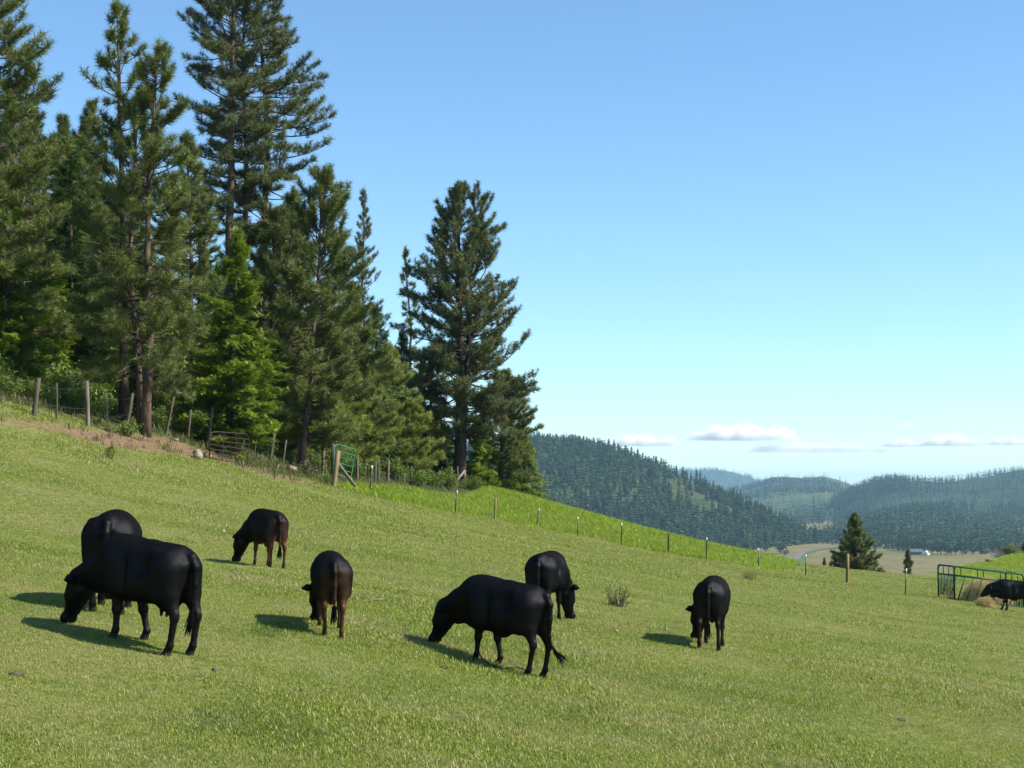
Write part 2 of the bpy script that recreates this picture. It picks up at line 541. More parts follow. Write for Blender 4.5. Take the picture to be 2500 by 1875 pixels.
tag(mesh_obj('pasture', np.stack([_gx, _gy, GZ], -1).reshape(-1, 3), quads, M['ground'], smooth=True,
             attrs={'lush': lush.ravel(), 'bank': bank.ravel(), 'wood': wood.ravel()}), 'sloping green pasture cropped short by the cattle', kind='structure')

# ------------------------------------------------------------------ valley floor, road and hills
m, ns, ls = new_mat('valley_meadow')
n1 = noise(ns, ls, 0.006, 5, 0.65)
n2 = noise(ns, ls, 0.05, 4, 0.6)
c1 = ramp(ns, ls, n1, [(0.35, (0.11, 0.14, 0.032)), (0.5, (0.20, 0.155, 0.06)), (0.62, (0.14, 0.155, 0.04)), (0.75, (0.11, 0.075, 0.05))])
c2 = ramp(ns, ls, n2, [(0.3, (0.55, 0.55, 0.55)), (0.7, (1.0, 1.0, 1.0))])
out(ns, ls, principled(ns, ls, mixc(ns, ls, 0.7, c1, c2, 'MULTIPLY'), 0.95, 0.1))
M['meadow'] = m
vx = np.linspace(-1, 1, 161)
vy = np.concatenate([np.linspace(240, 3000, 140), np.geomspace(3100, 16000, 20)])
_vx, _vy = np.meshgrid(vx, vy, indexing='ij')
_vx = _vx * (_vy * 0.9 + 300)
def valley_z(x, y):
    return FLOOR + (fbm(x, y, 260, 31, 4) - 0.5) * 7.0 * smoothstep(400, 900, y) + 0.0 * x
idx = np.arange(_vx.size).reshape(_vx.shape)
quads = np.stack([idx[:-1, :-1], idx[1:, :-1], idx[1:, 1:], idx[:-1, 1:]], -1).reshape(-1, 4)
tag(mesh_obj('valley_floor', np.stack([_vx, _vy, valley_z(_vx, _vy)], -1).reshape(-1, 3), quads, M['meadow'], smooth=True), 'dry tan and green meadow on the valley floor', kind='structure')

def valley_hit(px, py):
    sx, sz = ray(px, py)
    d = np.arange(600, 5000, 1.0)
    b = valley_z(sx * d, d) >= CZ + sz * d
    D = d[np.argmax(b)]
    return np.array((sx * D, D, float(valley_z(sx * D, D))))

rp = [valley_hit(*a) for a in ((1925, 1392), (1935, 1380), (1943, 1366), (1953, 1354), (1970, 1346), (1997, 1341), (2035, 1337), (2080, 1334))]
rp = np.array(rp)
tt = np.linspace(0, len(rp) - 1, 60)
rx = np.interp(tt, range(len(rp)), rp[:, 0]); ry = np.interp(tt, range(len(rp)), rp[:, 1])
for _ in range(6):
    rx[1:-1] = (rx[:-2] + rx[1:-1] * 2 + rx[2:]) / 4; ry[1:-1] = (ry[:-2] + ry[1:-1] * 2 + ry[2:]) / 4
d = np.stack([np.gradient(rx), np.gradient(ry)], -1); d /= np.linalg.norm(d, axis=1, keepdims=True)
nr = np.stack([-d[:, 1], d[:, 0]], -1)
def strip(name, off0, off1, lift, mat, label):
    v = []
    for o in (off0, off1):
        xx, yy = rx + nr[:, 0] * o, ry + nr[:, 1] * o
        v.append(np.stack([xx, yy, np.maximum(valley_z(xx, yy), valley_z(rx, ry)) + lift], -1))
    v = np.stack(v, 1).reshape(-1, 3)
    i = np.arange(59) * 2
    q = np.stack([i, i + 1, i + 3, i + 2], -1)
    return tag(mesh_obj(name, v, q, mat), label, kind='structure')
strip('road', -3.4, 3.4, 0.7, M['asphalt'], 'pale road curving through the valley meadow')
strip('road_verge', -9.5, -3.5, 0.55, M['lush'], 'green verge along the valley road')

HILLS = {}
def hill(name, label, ridge, foot, mat, bump, seed, rows=70, cols=260, back=0.5, drop=None):
    """ridge: (px, py, D) ground line seen against what is behind; foot: (px, D) where the slope meets the valley"""
    ridge = np.array(ridge, float)
    px = np.linspace(ridge[0, 0], ridge[-1, 0], cols)
    py = np.interp(px, ridge[:, 0], ridge[:, 1])
    for _ in range(8):
        py[1:-1] = (py[:-2] + 2 * py[1:-1] + py[2:]) / 4
    D = np.interp(px, ridge[:, 0], ridge[:, 2])
    fd = np.interp(px, [a[0] for a in foot], [a[1] for a in foot])
    top = np.array([P(a, b, c) for a, b, c in zip(px, py, D)])
    bot = np.array([P(a, 1190, c) for a, c in zip(px, fd)])
    bot[:, 2] = FLOOR - 4
    v = np.linspace(0, 1 + back, rows)
    vv = v[None, :, None]
    prof = np.where(v <= 1, np.sin(np.clip(v, 0, 1) * math.pi / 2) ** 1.15, 1 - ((v - 1) / back) ** 2 * 0.6)
    pos = bot[:, None, :] + (top - bot)[:, None, :] * vv
    pos[..., 2] = bot[:, None, 2] + (top - bot)[:, None, 2] * prof[None, :]
    nz = (fbm(pos[..., 0], pos[..., 1], bump * 9, seed, 5) - 0.5) * 2 * bump
    fade = np.minimum(1, v * 4)[None, :] * (1 - 0.75 * np.exp(-((v - 1) / 0.12) ** 2))[None, :]
    pos[..., 2] += nz * fade
    idx = np.arange(cols * rows).reshape(cols, rows)
    q = np.stack([idx[:-1, :-1], idx[1:, :-1], idx[1:, 1:], idx[:-1, 1:]], -1).reshape(-1, 4)
    HILLS[name + label[:9]] = pos
    tag(mesh_obj(name, pos.reshape(-1, 3), q, mat, smooth=True), label, kind='structure')
    return pos

def hill_mat(name, stops, s1, s2):
    m, ns, ls = new_mat(name)
    a = noise(ns, ls, s1, 6, 0.65)
    b = noise(ns, ls, s2, 3, 0.7)
    c = ramp(ns, ls, a, stops)
    c = mixc(ns, ls, 0.6, c, ramp(ns, ls, b, [(0.3, (0.35, 0.35, 0.35)), (0.7, (1, 1, 1))]), 'MULTIPLY')
    out(ns, ls, principled(ns, ls, c, 0.95, 0.1, b, 1.0, 8.0))
    return m
M['hill_near'] = hill_mat('wooded_hill', [(0.3, (0.03, 0.05, 0.016)), (0.52, (0.075, 0.095, 0.03)), (0.72, (0.16, 0.135, 0.07))], 0.012, 0.08)
M['hill_right'] = hill_mat('wooded_ridge', [(0.35, (0.022, 0.046, 0.016)), (0.58, (0.034, 0.062, 0.020)), (0.74, (0.085, 0.11, 0.036))], 0.004, 0.03)
M['hill_clear'] = hill_mat('logged_ridge', [(0.35, (0.03, 0.06, 0.022)), (0.52, (0.075, 0.105, 0.038)), (0.70, (0.15, 0.165, 0.065))], 0.0022, 0.02)
M['hill_far'] = hill_mat('distant_ridge', [(0.35, (0.03, 0.05, 0.025)), (0.65, (0.06, 0.08, 0.035))], 0.002, 0.015)

near_hill = hill('hill', 'dark wooded hill with bare patches left of the valley',
    [(850, 1135, 2300), (1150, 1106, 2300), (1250, 1096, 2300), (1330, 1090, 2300), (1400, 1096, 2280), (1480, 1108, 2250), (1550, 1130, 2220), (1620, 1157, 2180), (1700, 1186, 2130), (1760, 1216, 2080), (1820, 1243, 2030), (1880, 1276, 1980), (1930, 1302, 1930), (1970, 1322, 1900), (2010, 1334, 1880)],
    [(850, 1350), (1200, 1400), (1600, 1500), (1850, 1640), (1950, 1780), (2010, 1850)], M['hill_near'], 9, 41)
hump = hill('hill', 'low wooded spur in front of the right ridge',
    [(1900, 1330, 2500), (1990, 1312, 2550), (2080, 1280, 2700), (2150, 1258, 2750), (2220, 1246, 2800), (2300, 1252, 2800), (2400, 1270, 2800), (2500, 1282, 2800), (2800, 1310, 2800)],
    [(1900, 1820), (2060, 1780), (2200, 1600), (2500, 1570), (2800, 1570)], M['hill_right'], 8, 51, rows=50)
ridge_r = hill('hill', 'long wooded ridge on the right of the valley',
    [(1820, 1320, 4000), (1900, 1292, 4000), (1960, 1262, 4000), (2010, 1240, 4000), (2070, 1210, 4000), (2130, 1184, 4000), (2180, 1174, 4000), (2300, 1178, 4100), (2400, 1168, 4200), (2450, 1158, 4200), (2520, 1152, 4200), (2700, 1140, 4200), (2950, 1150, 4200)],
    [(1820, 2700), (2950, 2900)], M['hill_right'], 16, 61, rows=60)
ridge_m = hill('hill', 'pale green logged ridge at the head of the valley',
    [(1500, 1290, 6200), (1640, 1240, 6200), (1750, 1210, 6200), (1830, 1188, 6200), (1880, 1171, 6200), (1920, 1167, 6200), (1970, 1169, 6200), (2010, 1168, 6200), (2060, 1180, 6200), (2110, 1198, 6200), (2200, 1235, 6200), (2350, 1270, 6200)],
    [(1500, 2700), (2350, 2900)], M['hill_clear'], 26, 71, rows=60)
ridge_f = hill('hill', 'farthest blue mountain behind the valley',
    [(1300, 1210, 9500), (1500, 1175, 9500), (1620, 1154, 9500), (1690, 1148, 9500), (1735, 1149, 9500), (1790, 1158, 9500), (1850, 1173, 9500), (1930, 1190, 9500), (2100, 1210, 9500), (2500, 1225, 9500), (2900, 1220, 9500)],
    [(1300, 7600), (2900, 7600)], M['hill_far'], 24, 81, rows=40)

# small conifers for the far slopes
def far_conifer(seed, n=26, slim=0.2, low=0.08):
    r = rng(seed)
    mb = MB()
    mb.tube([(0, 0, 0), (0, 0, 0.5)], [0.018, 0.012], 3, False, 0.1)
    for i in range(n):
        t = low + (0.99 - low) * (i + r.random() * 0.6) / n
        rad = slim * (1 - t) ** 0.5 * (0.55 + 0.75 * r.random()) * min(1, 0.55 + t * 1.5) + 0.012
        a = i * 2.4 + r.random()
        w = 0.9 + 0.5 * r.random()
        p = np.array([(0, 0, t + 0.07 * (1 - t) + 0.02), (math.cos(a - w) * rad, math.sin(a - w) * rad, t - 0.02), (math.cos(a + w) * rad, math.sin(a + w) * rad, t - 0.02 - 0.02 * r.random())])
        sh = 0.15 + 0.7 * r.random()
        mb.add(p, [(0, 1, 2)], sh)
    return mb.arrays()
FAR = [far_conifer(i, 26, 0.19 + 0.04 * (i % 3), (0.08, 0.25)[i % 2]) for i in range(6)]
FARLOW = [far_conifer(40 + i, 8, 0.2, 0.05) for i in range(4)]

def surf_points(pos, n, r, vlo=0.0, vhi=1.05, dens=None):
    c, rws = pos.shape[:2]
    back_rows = rws - 1
    u = r.random(n * 4) * (c - 1.01)
    v = (vlo + (vhi - vlo) * r.random(n * 4)) * back_rows / 1.5
    i, j = u.astype(int), np.minimum(v.astype(int), rws - 2)
    a, b = (u - i)[:, None], (v - j)[:, None]
    p = (pos[i, j] * (1 - a) + pos[i + 1, j] * a) * (1 - b) + (pos[i, j + 1] * (1 - a) + pos[i + 1, j + 1] * a) * b
    if dens is not None:
        p = p[r.random(len(p)) < dens(p)]
    return p[:n]

def scatter_trees(pts, hts, templates, r, widths=(0.8, 1.3)):
    mb = MB()
    k = r.integers(0, len(templates), len(pts))
    for t, (v, f, a) in enumerate(templates):
        sel = np.where(k == t)[0]
        if not len(sel):
            continue
        ang = r.random(len(sel)) * 6.283
        h = hts[sel]
        w = h * (widths[0] + (widths[1] - widths[0]) * r.random(len(sel)))
        ca, sa = np.cos(ang)[:, None], np.sin(ang)[:, None]
        x = (v[None, :, 0] * ca - v[None, :, 1] * sa) * w[:, None] + pts[sel, 0, None]
        y = (v[None, :, 0] * sa + v[None, :, 1] * ca) * w[:, None] + pts[sel, 1, None]
        z = v[None, :, 2] * h[:, None] + pts[sel, 2, None] - 0.4
        tint = np.clip(a[None] + (r.random(len(sel))[:, None] - 0.5) * 0.85, 0, 1)
        ff = (f[None] + (np.arange(len(sel)) * len(v))[:, None, None]).reshape(-1, 3)
        mb.add(np.stack([x, y, z], -1).reshape(-1, 3), ff, tint.ravel())
    return mb

def seen_slope(p):
    return np.ones(len(p))
r = rng(5)
clear = lambda p: np.clip(1.25 - 1.3 * smoothstep(0.52, 0.66, fbm(p[:, 0], p[:, 1] * 0.6, 130, 91, 4)) * smoothstep(70, 10, np.abs(p[:, 2] - (CZ - 5))), 0.05, 1)
pts = np.concatenate([surf_points(near_hill, 5200, r, 0.03, 1.06, clear), surf_points(near_hill, 1500, r, 0.0, 0.3)])
hts = 8 + 13 * r.random(len(pts)) ** 1.2
tag(scatter_trees(pts, hts, FAR, r).build('forest', M['forest']), 'dark conifer forest covering the hill left of the valley', 'forest', kind='stuff')
pts = np.concatenate([surf_points(hump, 3200, r, 0.02, 1.05), surf_points(hump, 1200, r, 0.0, 0.25)])
tag(scatter_trees(pts, 11 + 9 * r.random(len(pts)), FARLOW, r).build('forest', M['forest_far']), 'conifer forest on the low spur in the valley', 'forest', kind='stuff')
cl2 = lambda p: np.clip(1.2 - 1.2 * smoothstep(0.5, 0.62, fbm(p[:, 0], p[:, 1], 420, 95, 4)), 0.12, 1)
pts = surf_points(ridge_r, 6500, r, 0.02, 1.04, cl2)
tag(scatter_trees(pts, 13 + 10 * r.random(len(pts)), FARLOW, r).build('forest', M['forest_far']), 'hazy conifer forest on the long right ridge', 'forest', kind='stuff')
cl3 = lambda p: np.clip(1.1 - 1.2 * smoothstep(0.44, 0.55, fbm(p[:, 0], p[:, 1], 700, 97, 4)), 0.04, 1)
pts = surf_points(ridge_m, 4500, r, 0.02, 1.03, cl3)
tag(scatter_trees(pts, 14 + 10 * r.random(len(pts)), FARLOW, r).build('forest', M['forest_far']), 'blue hazy forest on the logged ridge', 'forest', kind='stuff')
pts = surf_points(ridge_f, 4000, r, 0.3, 1.02)
tag(scatter_trees(pts, 16 + 12 * r.random(len(pts)), FARLOW, r, (1.2, 2.0)).build('forest', M['forest_far']), 'forest on the farthest blue mountain', 'forest', kind='stuff')

# individual far trees: skyline of the near hill and the valley edge
fmesh = [mesh_data('conifer_tree', v, f, M['forest'], attrs={'shade': a}) for v, f, a in [far_conifer(70 + i, 40, 0.15 + 0.03 * (i % 3), (0.06, 0.2)[i % 2]) for i in range(5)]]
def far_tree(p, h, label, group, name='conifer_tree', w=1.0, k=0, cat='tree'):
    o = link(name, fmesh[k % 5], None, (p[0], p[1], p[2] - 0.3))
    o.scale = (h * w, h * w, h)
    o.rotation_euler = (0, 0, k * 1.7)
    return tag(o, label, cat, group)
hcols = near_hill.shape[0]
jr = int(round((near_hill.shape[1] - 1) / 1.5))
for i in range(58):
    c_ = int(95 + 160 * (i + r.random() * 0.7) / 58)
    p = near_hill[min(c_, hcols - 1), jr + int(r.integers(-1, 1))]
    h_t, w_t = 10 + 13 * r.random() ** 1.4, 0.9 + 0.6 * r.random()
    far_tree(p, h_t, ('short ' if h_t < 13 else 'tall ' if h_t > 17.5 else '') + ('broad ' if w_t > 1.25 else 'slim ' if w_t < 1.05 else '') + 'conifer on the skyline of the dark hill, ' + ('near the big pine' if c_ < 125 else 'on its rounded top' if c_ < 155 else 'on its upper right slope' if c_ < 195 else 'on its long lower slope'), 'conifers on the hill skyline', w=w_t, k=i)
for i, (px, py, hp, w) in enumerate(((1757, 1215, 34, 0.95), (1783, 1222, 33, 1.1), (1800, 1240, 30, 1), (1823, 1243, 36, 1), (1846, 1255, 34, 1.2), (1870, 1275, 42, 1.1), (1886, 1300, 50, 1.2), (1905, 1300, 44, 1.1), (1938, 1325, 48, 1.1), (1955, 1322, 50, 1.3), (1990, 1330, 52, 1.3))):
    D = np.interp(px, [1750, 2000], [2000, 1800])
    b = P(px, py, D)
    far_tree(b, hp * D / F, ('broad' if w > 1.15 else 'slim') + (' tall' if hp > 40 else '') + ' conifer on the lower end of the dark hill' + (' above the valley road' if px > 1930 else ''), 'conifers at the foot of the dark hill', w=w, k=i + 3)

# broadleaf clumps and firs along the far edge of the meadow
def round_crown(seed, n=160):
    r = rng(seed)
    mb = MB()
    mb.tube([(0, 0, 0), (0.01, 0, 0.4)], [0.035, 0.02], 4, False, 0.1)
    for i in range(n):
        u = r.normal(size=3); u /= np.linalg.norm(u)
        c_ = np.array((0, 0, 0.55)) + u * np.array((0.40, 0.40, 0.42)) * (0.55 + 0.45 * r.random()) * (0.8 + 0.3 * math.sin(u[0] * 5 + seed) * math.cos(u[2] * 4))
        q = r.normal(size=(3, 3)) * 0.075
        mb.add(c_ + q, [(0, 1, 2)], r.random())
    return mb.arrays()
bmesh_ = [mesh_data('broadleaf_tree', v, f, M['shrub_grey'] if i == 2 else M['forest'], attrs={'shade': a}) for i, (v, f, a) in enumerate([round_crown(300 + i) for i in range(3)])]
def mwhere(px):
    return 'behind the lone pine' if px < 2125 else 'between the lone pine and the farmhouse' if px < 2225 else 'behind the farm buildings' if px < 2285 else 'above the hay feeder' if px < 2420 else 'near the right edge'
for i in range(46):
    px = 2040 + 480 * (i + r.random()) / 46
    py = np.interp(px, [1950, 2060, 2200, 2300, 2400, 2520], [1332, 1326, 1345, 1356, 1354, 1350]) + r.random() * 4 - 3
    p = valley_hit(px, py)
    if r.random() < 0.45:
        far_tree(p, 12 + 9 * r.random(), 'dark conifer at the far edge of the meadow ' + mwhere(px), 'trees along the far edge of the meadow', w=1.2, k=i)
    else:
        o = link('broadleaf_tree', bmesh_[i % 2], None, p)
        h = 8 + 7 * r.random()
        o.scale = (h * 1.1, h * 1.1, h)
        tag(o, 'round broadleaf tree at the meadow edge ' + mwhere(px), 'tree', 'trees along the far edge of the meadow')
for px, py, h, w, k in ((1905, 1352, 11, 1.5, 0), (1870, 1348, 7, 1.2, 1), (1840, 1346, 6, 1.3, 0), (1800, 1345, 6, 1.3, 1)):
    p = valley_hit(px, py)
    o = link('broadleaf_tree', bmesh_[k], None, p)
    o.scale = (h * w, h * w, h)
    tag(o, 'dark round tree at the foot of the wooded hill beside the road', 'tree', 'round trees by the valley road')
p = valley_hit(1918, 1358)
o = link('round_shrub', bmesh_[2], None, p); o.scale = (11, 11, 7)
tag(o, 'grey green round bush in the meadow left of the road', 'bush')

# farm buildings, far off
p = valley_hit(2262, 1356)
h_ = thing('farmhouse', 'tiny white farmhouse far off at the edge of the meadow', 'house', p)
h_.scale = (0.75, 0.75, 0.75)
mb = MB(); mb.box((0, 0, 1.6), (3.2, 4.5, 4.2)); mb.box((2.4, 0.3, 0.9), (2.4, 3.5, 2.8)); mb.build('wall', M['white'], h_)
mb = MB(); mb.add([(-1.9, -2.5, 3.6), (1.9, -2.5, 3.6), (0, -2.5, 6.0), (-1.9, 2.5, 3.6), (1.9, 2.5, 3.6), (0, 2.5, 6.0)], [(0, 1, 2), (3, 5, 4), (0, 2, 5), (0, 5, 3), (1, 4, 5), (1, 5, 2)])
mb.build('roof', M['white'], h_)
mb = MB(); mb.box((0.2, -2.27, 2.2), (0.9, 0.06, 1.2)); mb.build('window', M['glass'], h_)
p = valley_hit(2236, 1355)
h_ = thing('barn', 'long grey barn beside the tiny white farmhouse', 'barn', p)
mb = MB(); mb.box((0, 0, 1.2), (11, 7, 4)); mb.build('wall', M['barnwall'], h_)
mb = MB(); mb.add([(-6, -4, 3.1), (6, -4, 3.1), (6, 0, 5.6), (-6, 0, 5.6), (-6, 4, 3.1), (6, 4, 3.1)], [(0, 1, 2, 3), (3, 2, 5, 4)])
mb.build('roof', M['roofgrey'], h_)

# ------------------------------------------------------------------ trees of the near wood
def pine_tuft(seed, n=34, ln=0.2, w=0.014, shoot=0.22):
    r = rng(seed)
    b = np.zeros((n, 3)); b[:, 2] = -shoot * r.random(n)
    th = np.radians(20 + 68 * r.random(n)) + (-b[:, 2] / shoot) * 0.25
    ph = r.random(n) * 6.283
    d = np.stack([np.sin(th) * np.cos(ph), np.sin(th) * np.sin(ph), np.cos(th)], -1)
    q = r.normal(size=(n, 3))
    s = np.cross(d, q); s /= np.linalg.norm(s, axis=1, keepdims=True)
    L = ln * (0.75 + 0.5 * r.random(n))[:, None]
    v = np.stack([b - s * w / 2, b + s * w / 2, b + d * L], 1).reshape(-1, 3)
    return v, np.arange(3 * n).reshape(-1, 3), np.repeat(0.3 + 0.4 * r.random(n), 3)

def fir_spray(seed, n=18, ln=0.34, nl=0.07, w=0.018):
    r = rng(seed)
    vs, sh = [], []
    for i in range(n):
        t = (i + r.random()) / n
        b = np.array((0, 0, -ln + ln * t))
        side = 1 if i % 2 else -1
        d = np.array((side * 0.85, 0.35 * r.normal(), 0.55)); d /= np.linalg.norm(d)
        s = np.array((0, 0, 1.0))
        L = nl * (1.25 - 0.5 * t) * (0.8 + 0.4 * r.random())
        vs += [b - s * w / 2, b + s * w / 2, b + d * L]
        sh += [0.25 + 0.55 * t] * 3
    vs += [np.array((-w, 0, -ln)), np.array((w, 0, -ln)), np.array((0, 0, 0.02))]
    sh += [0.4] * 3
    v = np.array(vs)
    return v, np.arange(len(v)).reshape(-1, 3), np.array(sh)

def frames(d, r):
    d = d / (np.linalg.norm(d, axis=1, keepdims=True) + 1e-9)
    q = r.normal(size=d.shape)
    a = np.cross(d, q); a /= np.linalg.norm(a, axis=1, keepdims=True) + 1e-9
    b = np.cross(d, a)
    return np.stack([a, b, d], -1)      # columns

def place(mb, templates, pos, rot, scl, sh, r):
    k = r.integers(0, len(templates), len(pos))
    for t, (v, f, a) in enumerate(templates):
        sel = np.where(k == t)[0]
        if not len(sel): continue
        w = np.einsum('kij,vj->kvi', rot[sel], v) * scl[sel][:, None, None] + pos[sel][:, None, :]
        ff = (f[None] + (np.arange(len(sel)) * len(v))[:, None, None]).reshape(-1, 3)
        mb.add(w.reshape(-1, 3), ff, np.clip(a[None] + sh[sel][:, None], 0, 1).ravel())

def interp_curve(pts, t):
    n = len(pts) - 1
    i = min(int(t * n), n - 1)
    f = t * n - i
    return pts[i] * (1 - f) + pts[i + 1] * f

def pine_geo(H, r0, lean, prof, nb, t0, seed, fine=1.0, tuft_n=38, tuft_len=0.25, needle_w=0.022, el=(-8, 48), up=35, stems=None,
             dens=1.0, dead=0, gap=0.0, az_bias=None):
    """one pine: trunk, limbs and needle tufts, as three triangle lists. prof: (t, half width) pairs"""
    r = rng(seed)
    trunk, limbs, crown = MB(), MB(), MB()
    T = [pine_tuft(seed * 7 + i, tuft_n, tuft_len, needle_w, tuft_len * 1.15) for i in range(4)]
    pt, pw = [a[0] for a in prof], [a[1] for a in prof]
    all_st = [((0, 0), lean, 1.0, r0, 1.0)] + (stems or [])
    pos, dirs, scl, sh = [], [], [], []
    for (b0, ln_, hf, rr, share) in all_st:
        n = 12
        tz = np.linspace(0, 1, n)
        wob = np.cumsum(r.normal(size=(n, 2)) * 0.004 * H, 0) * np.sin(tz * math.pi)[:, None]
        cur = np.stack([b0[0] + ln_[0] * tz + wob[:, 0], b0[1] + ln_[1] * tz + wob[:, 1], tz * H * hf - 0.25 * (tz == 0)], -1)
        rad = rr * (1 - tz) ** 0.8 * 0.85 + 0.012
        rad[0] = rr * 1.25
        trunk.tube(cur, rad, 10)
        nb_ = int(nb * share * 1.35)
        for i in range(nb_):
            t = t0 + (0.985 - t0) * ((i + r.random()) / nb_)
            if gap and math.sin(t * 47 + seed) * 0.5 + 0.5 < gap * r.random(): continue
            W = np.interp(t * hf, pt, pw)
            L = W * (0.42 + 0.7 * r.random())
            if L < 0.12: L = 0.12
            a = r.random() * 6.283
            if az_bias is not None and r.random() < 0.5: a = az_bias + r.normal() * 0.8
            e = R(el[0] + (el[1] - el[0]) * ((t - t0) / (1 - t0)) ** 1.2 + r.normal() * 15)
            p = interp_curve(cur, t)
            st = [p]
            ns_ = 5
            aa = a
            for s_ in range(ns_):
                ee = e + R(up) * (s_ / ns_) ** 1.5
                dd = np.array((math.cos(aa) * math.cos(ee), math.sin(aa) * math.cos(ee), math.sin(ee)))
                st.append(st[-1] + dd * L / ns_)
                aa += r.normal() * 0.2
            st = np.array(st)
            lr = 0.010 + 0.011 * L
            limbs.tube(st, np.linspace(lr, 0.006, len(st)), 4, False)
            tint = r.normal() * 0.12
            def put(q, d, s=1.0, k=0.0):
                pos.append(q); dirs.append(d); scl.append(s * (0.65 + 0.6 * r.random())); sh.append(tint + k + r.normal() * 0.06)
            put(st[-1], st[-1] - st[-2] + np.array((0, 0, 0.02)), 1.1, 0.12)
            ntw = int((3 + L * 4.2) * dens)
            for q in range(ntw):
                f_ = 0.36 + 0.62 * (q + r.random()) / ntw
                b = interp_curve(st, f_)
                d0 = interp_curve(st, min(f_ + 0.1, 1)) - interp_curve(st, max(f_ - 0.1, 0))
                d0 /= np.linalg.norm(d0)
                side = 1 if q % 2 else -1
                ang = side * R(35 + 30 * r.random())
                dx = np.array((d0[0] * math.cos(ang) - d0[1] * math.sin(ang), d0[0] * math.sin(ang) + d0[1] * math.cos(ang), d0[2] + 0.25 + 0.3 * r.random()))
                dx /= np.linalg.norm(dx)
                tl = (0.12 + 0.26 * L * (1.15 - f_)) * (0.6 + 0.7 * r.random())
                tip = b + dx * tl + np.array((0, 0, 0.1 * tl))
                limbs.tube([b, tip], [0.008, 0.005], 3, False)
                put(tip, dx + np.array((0, 0, 0.25)), 0.95)
                if tl > 0.4:
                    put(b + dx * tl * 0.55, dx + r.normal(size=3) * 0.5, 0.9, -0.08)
                    if tl > 0.7:
                        put(tip - dx * 0.2 + r.normal(size=3) * 0.12, dx + r.normal(size=3) * 0.5, 0.9)
        put(cur[-1] + np.array((0, 0, 0.1)), np.array((0, 0, 1.0)), 1.1, 0.15)
        for k in range(4):
            put(cur[-1] - np.array((0, 0, 0.15 * k)) + r.normal(size=3) * 0.05, np.array((r.normal() * 0.6, r.normal() * 0.6, 1.0)), 1.0)
    for i in range(dead):
        t = 0.08 + (t0 + 0.1 - 0.08) * r.random()
        p = np.array((lean[0] * t, lean[1] * t, t * H)); a = r.random() * 6.283; L = np.interp(t0, pt, pw) * (0.25 + 0.5 * r.random())
        st = [p]
        e = R(-5 + 15 * r.random())
        for s_ in range(5):
            st.append(st[-1] + np.array((math.cos(a) * math.cos(e), math.sin(a) * math.cos(e), math.sin(e))) * L / 5)
            e += R(r.normal() * 14); a += r.normal() * 0.25
        limbs.tube(st, np.linspace(0.018, 0.004, 6), 3, False)
    pos, dirs, scl, sh = np.array(pos), np.array(dirs), np.array(scl), np.array(sh)
    place(crown, T, pos, frames(dirs, r), scl, sh, r)
    return trunk, limbs, crown

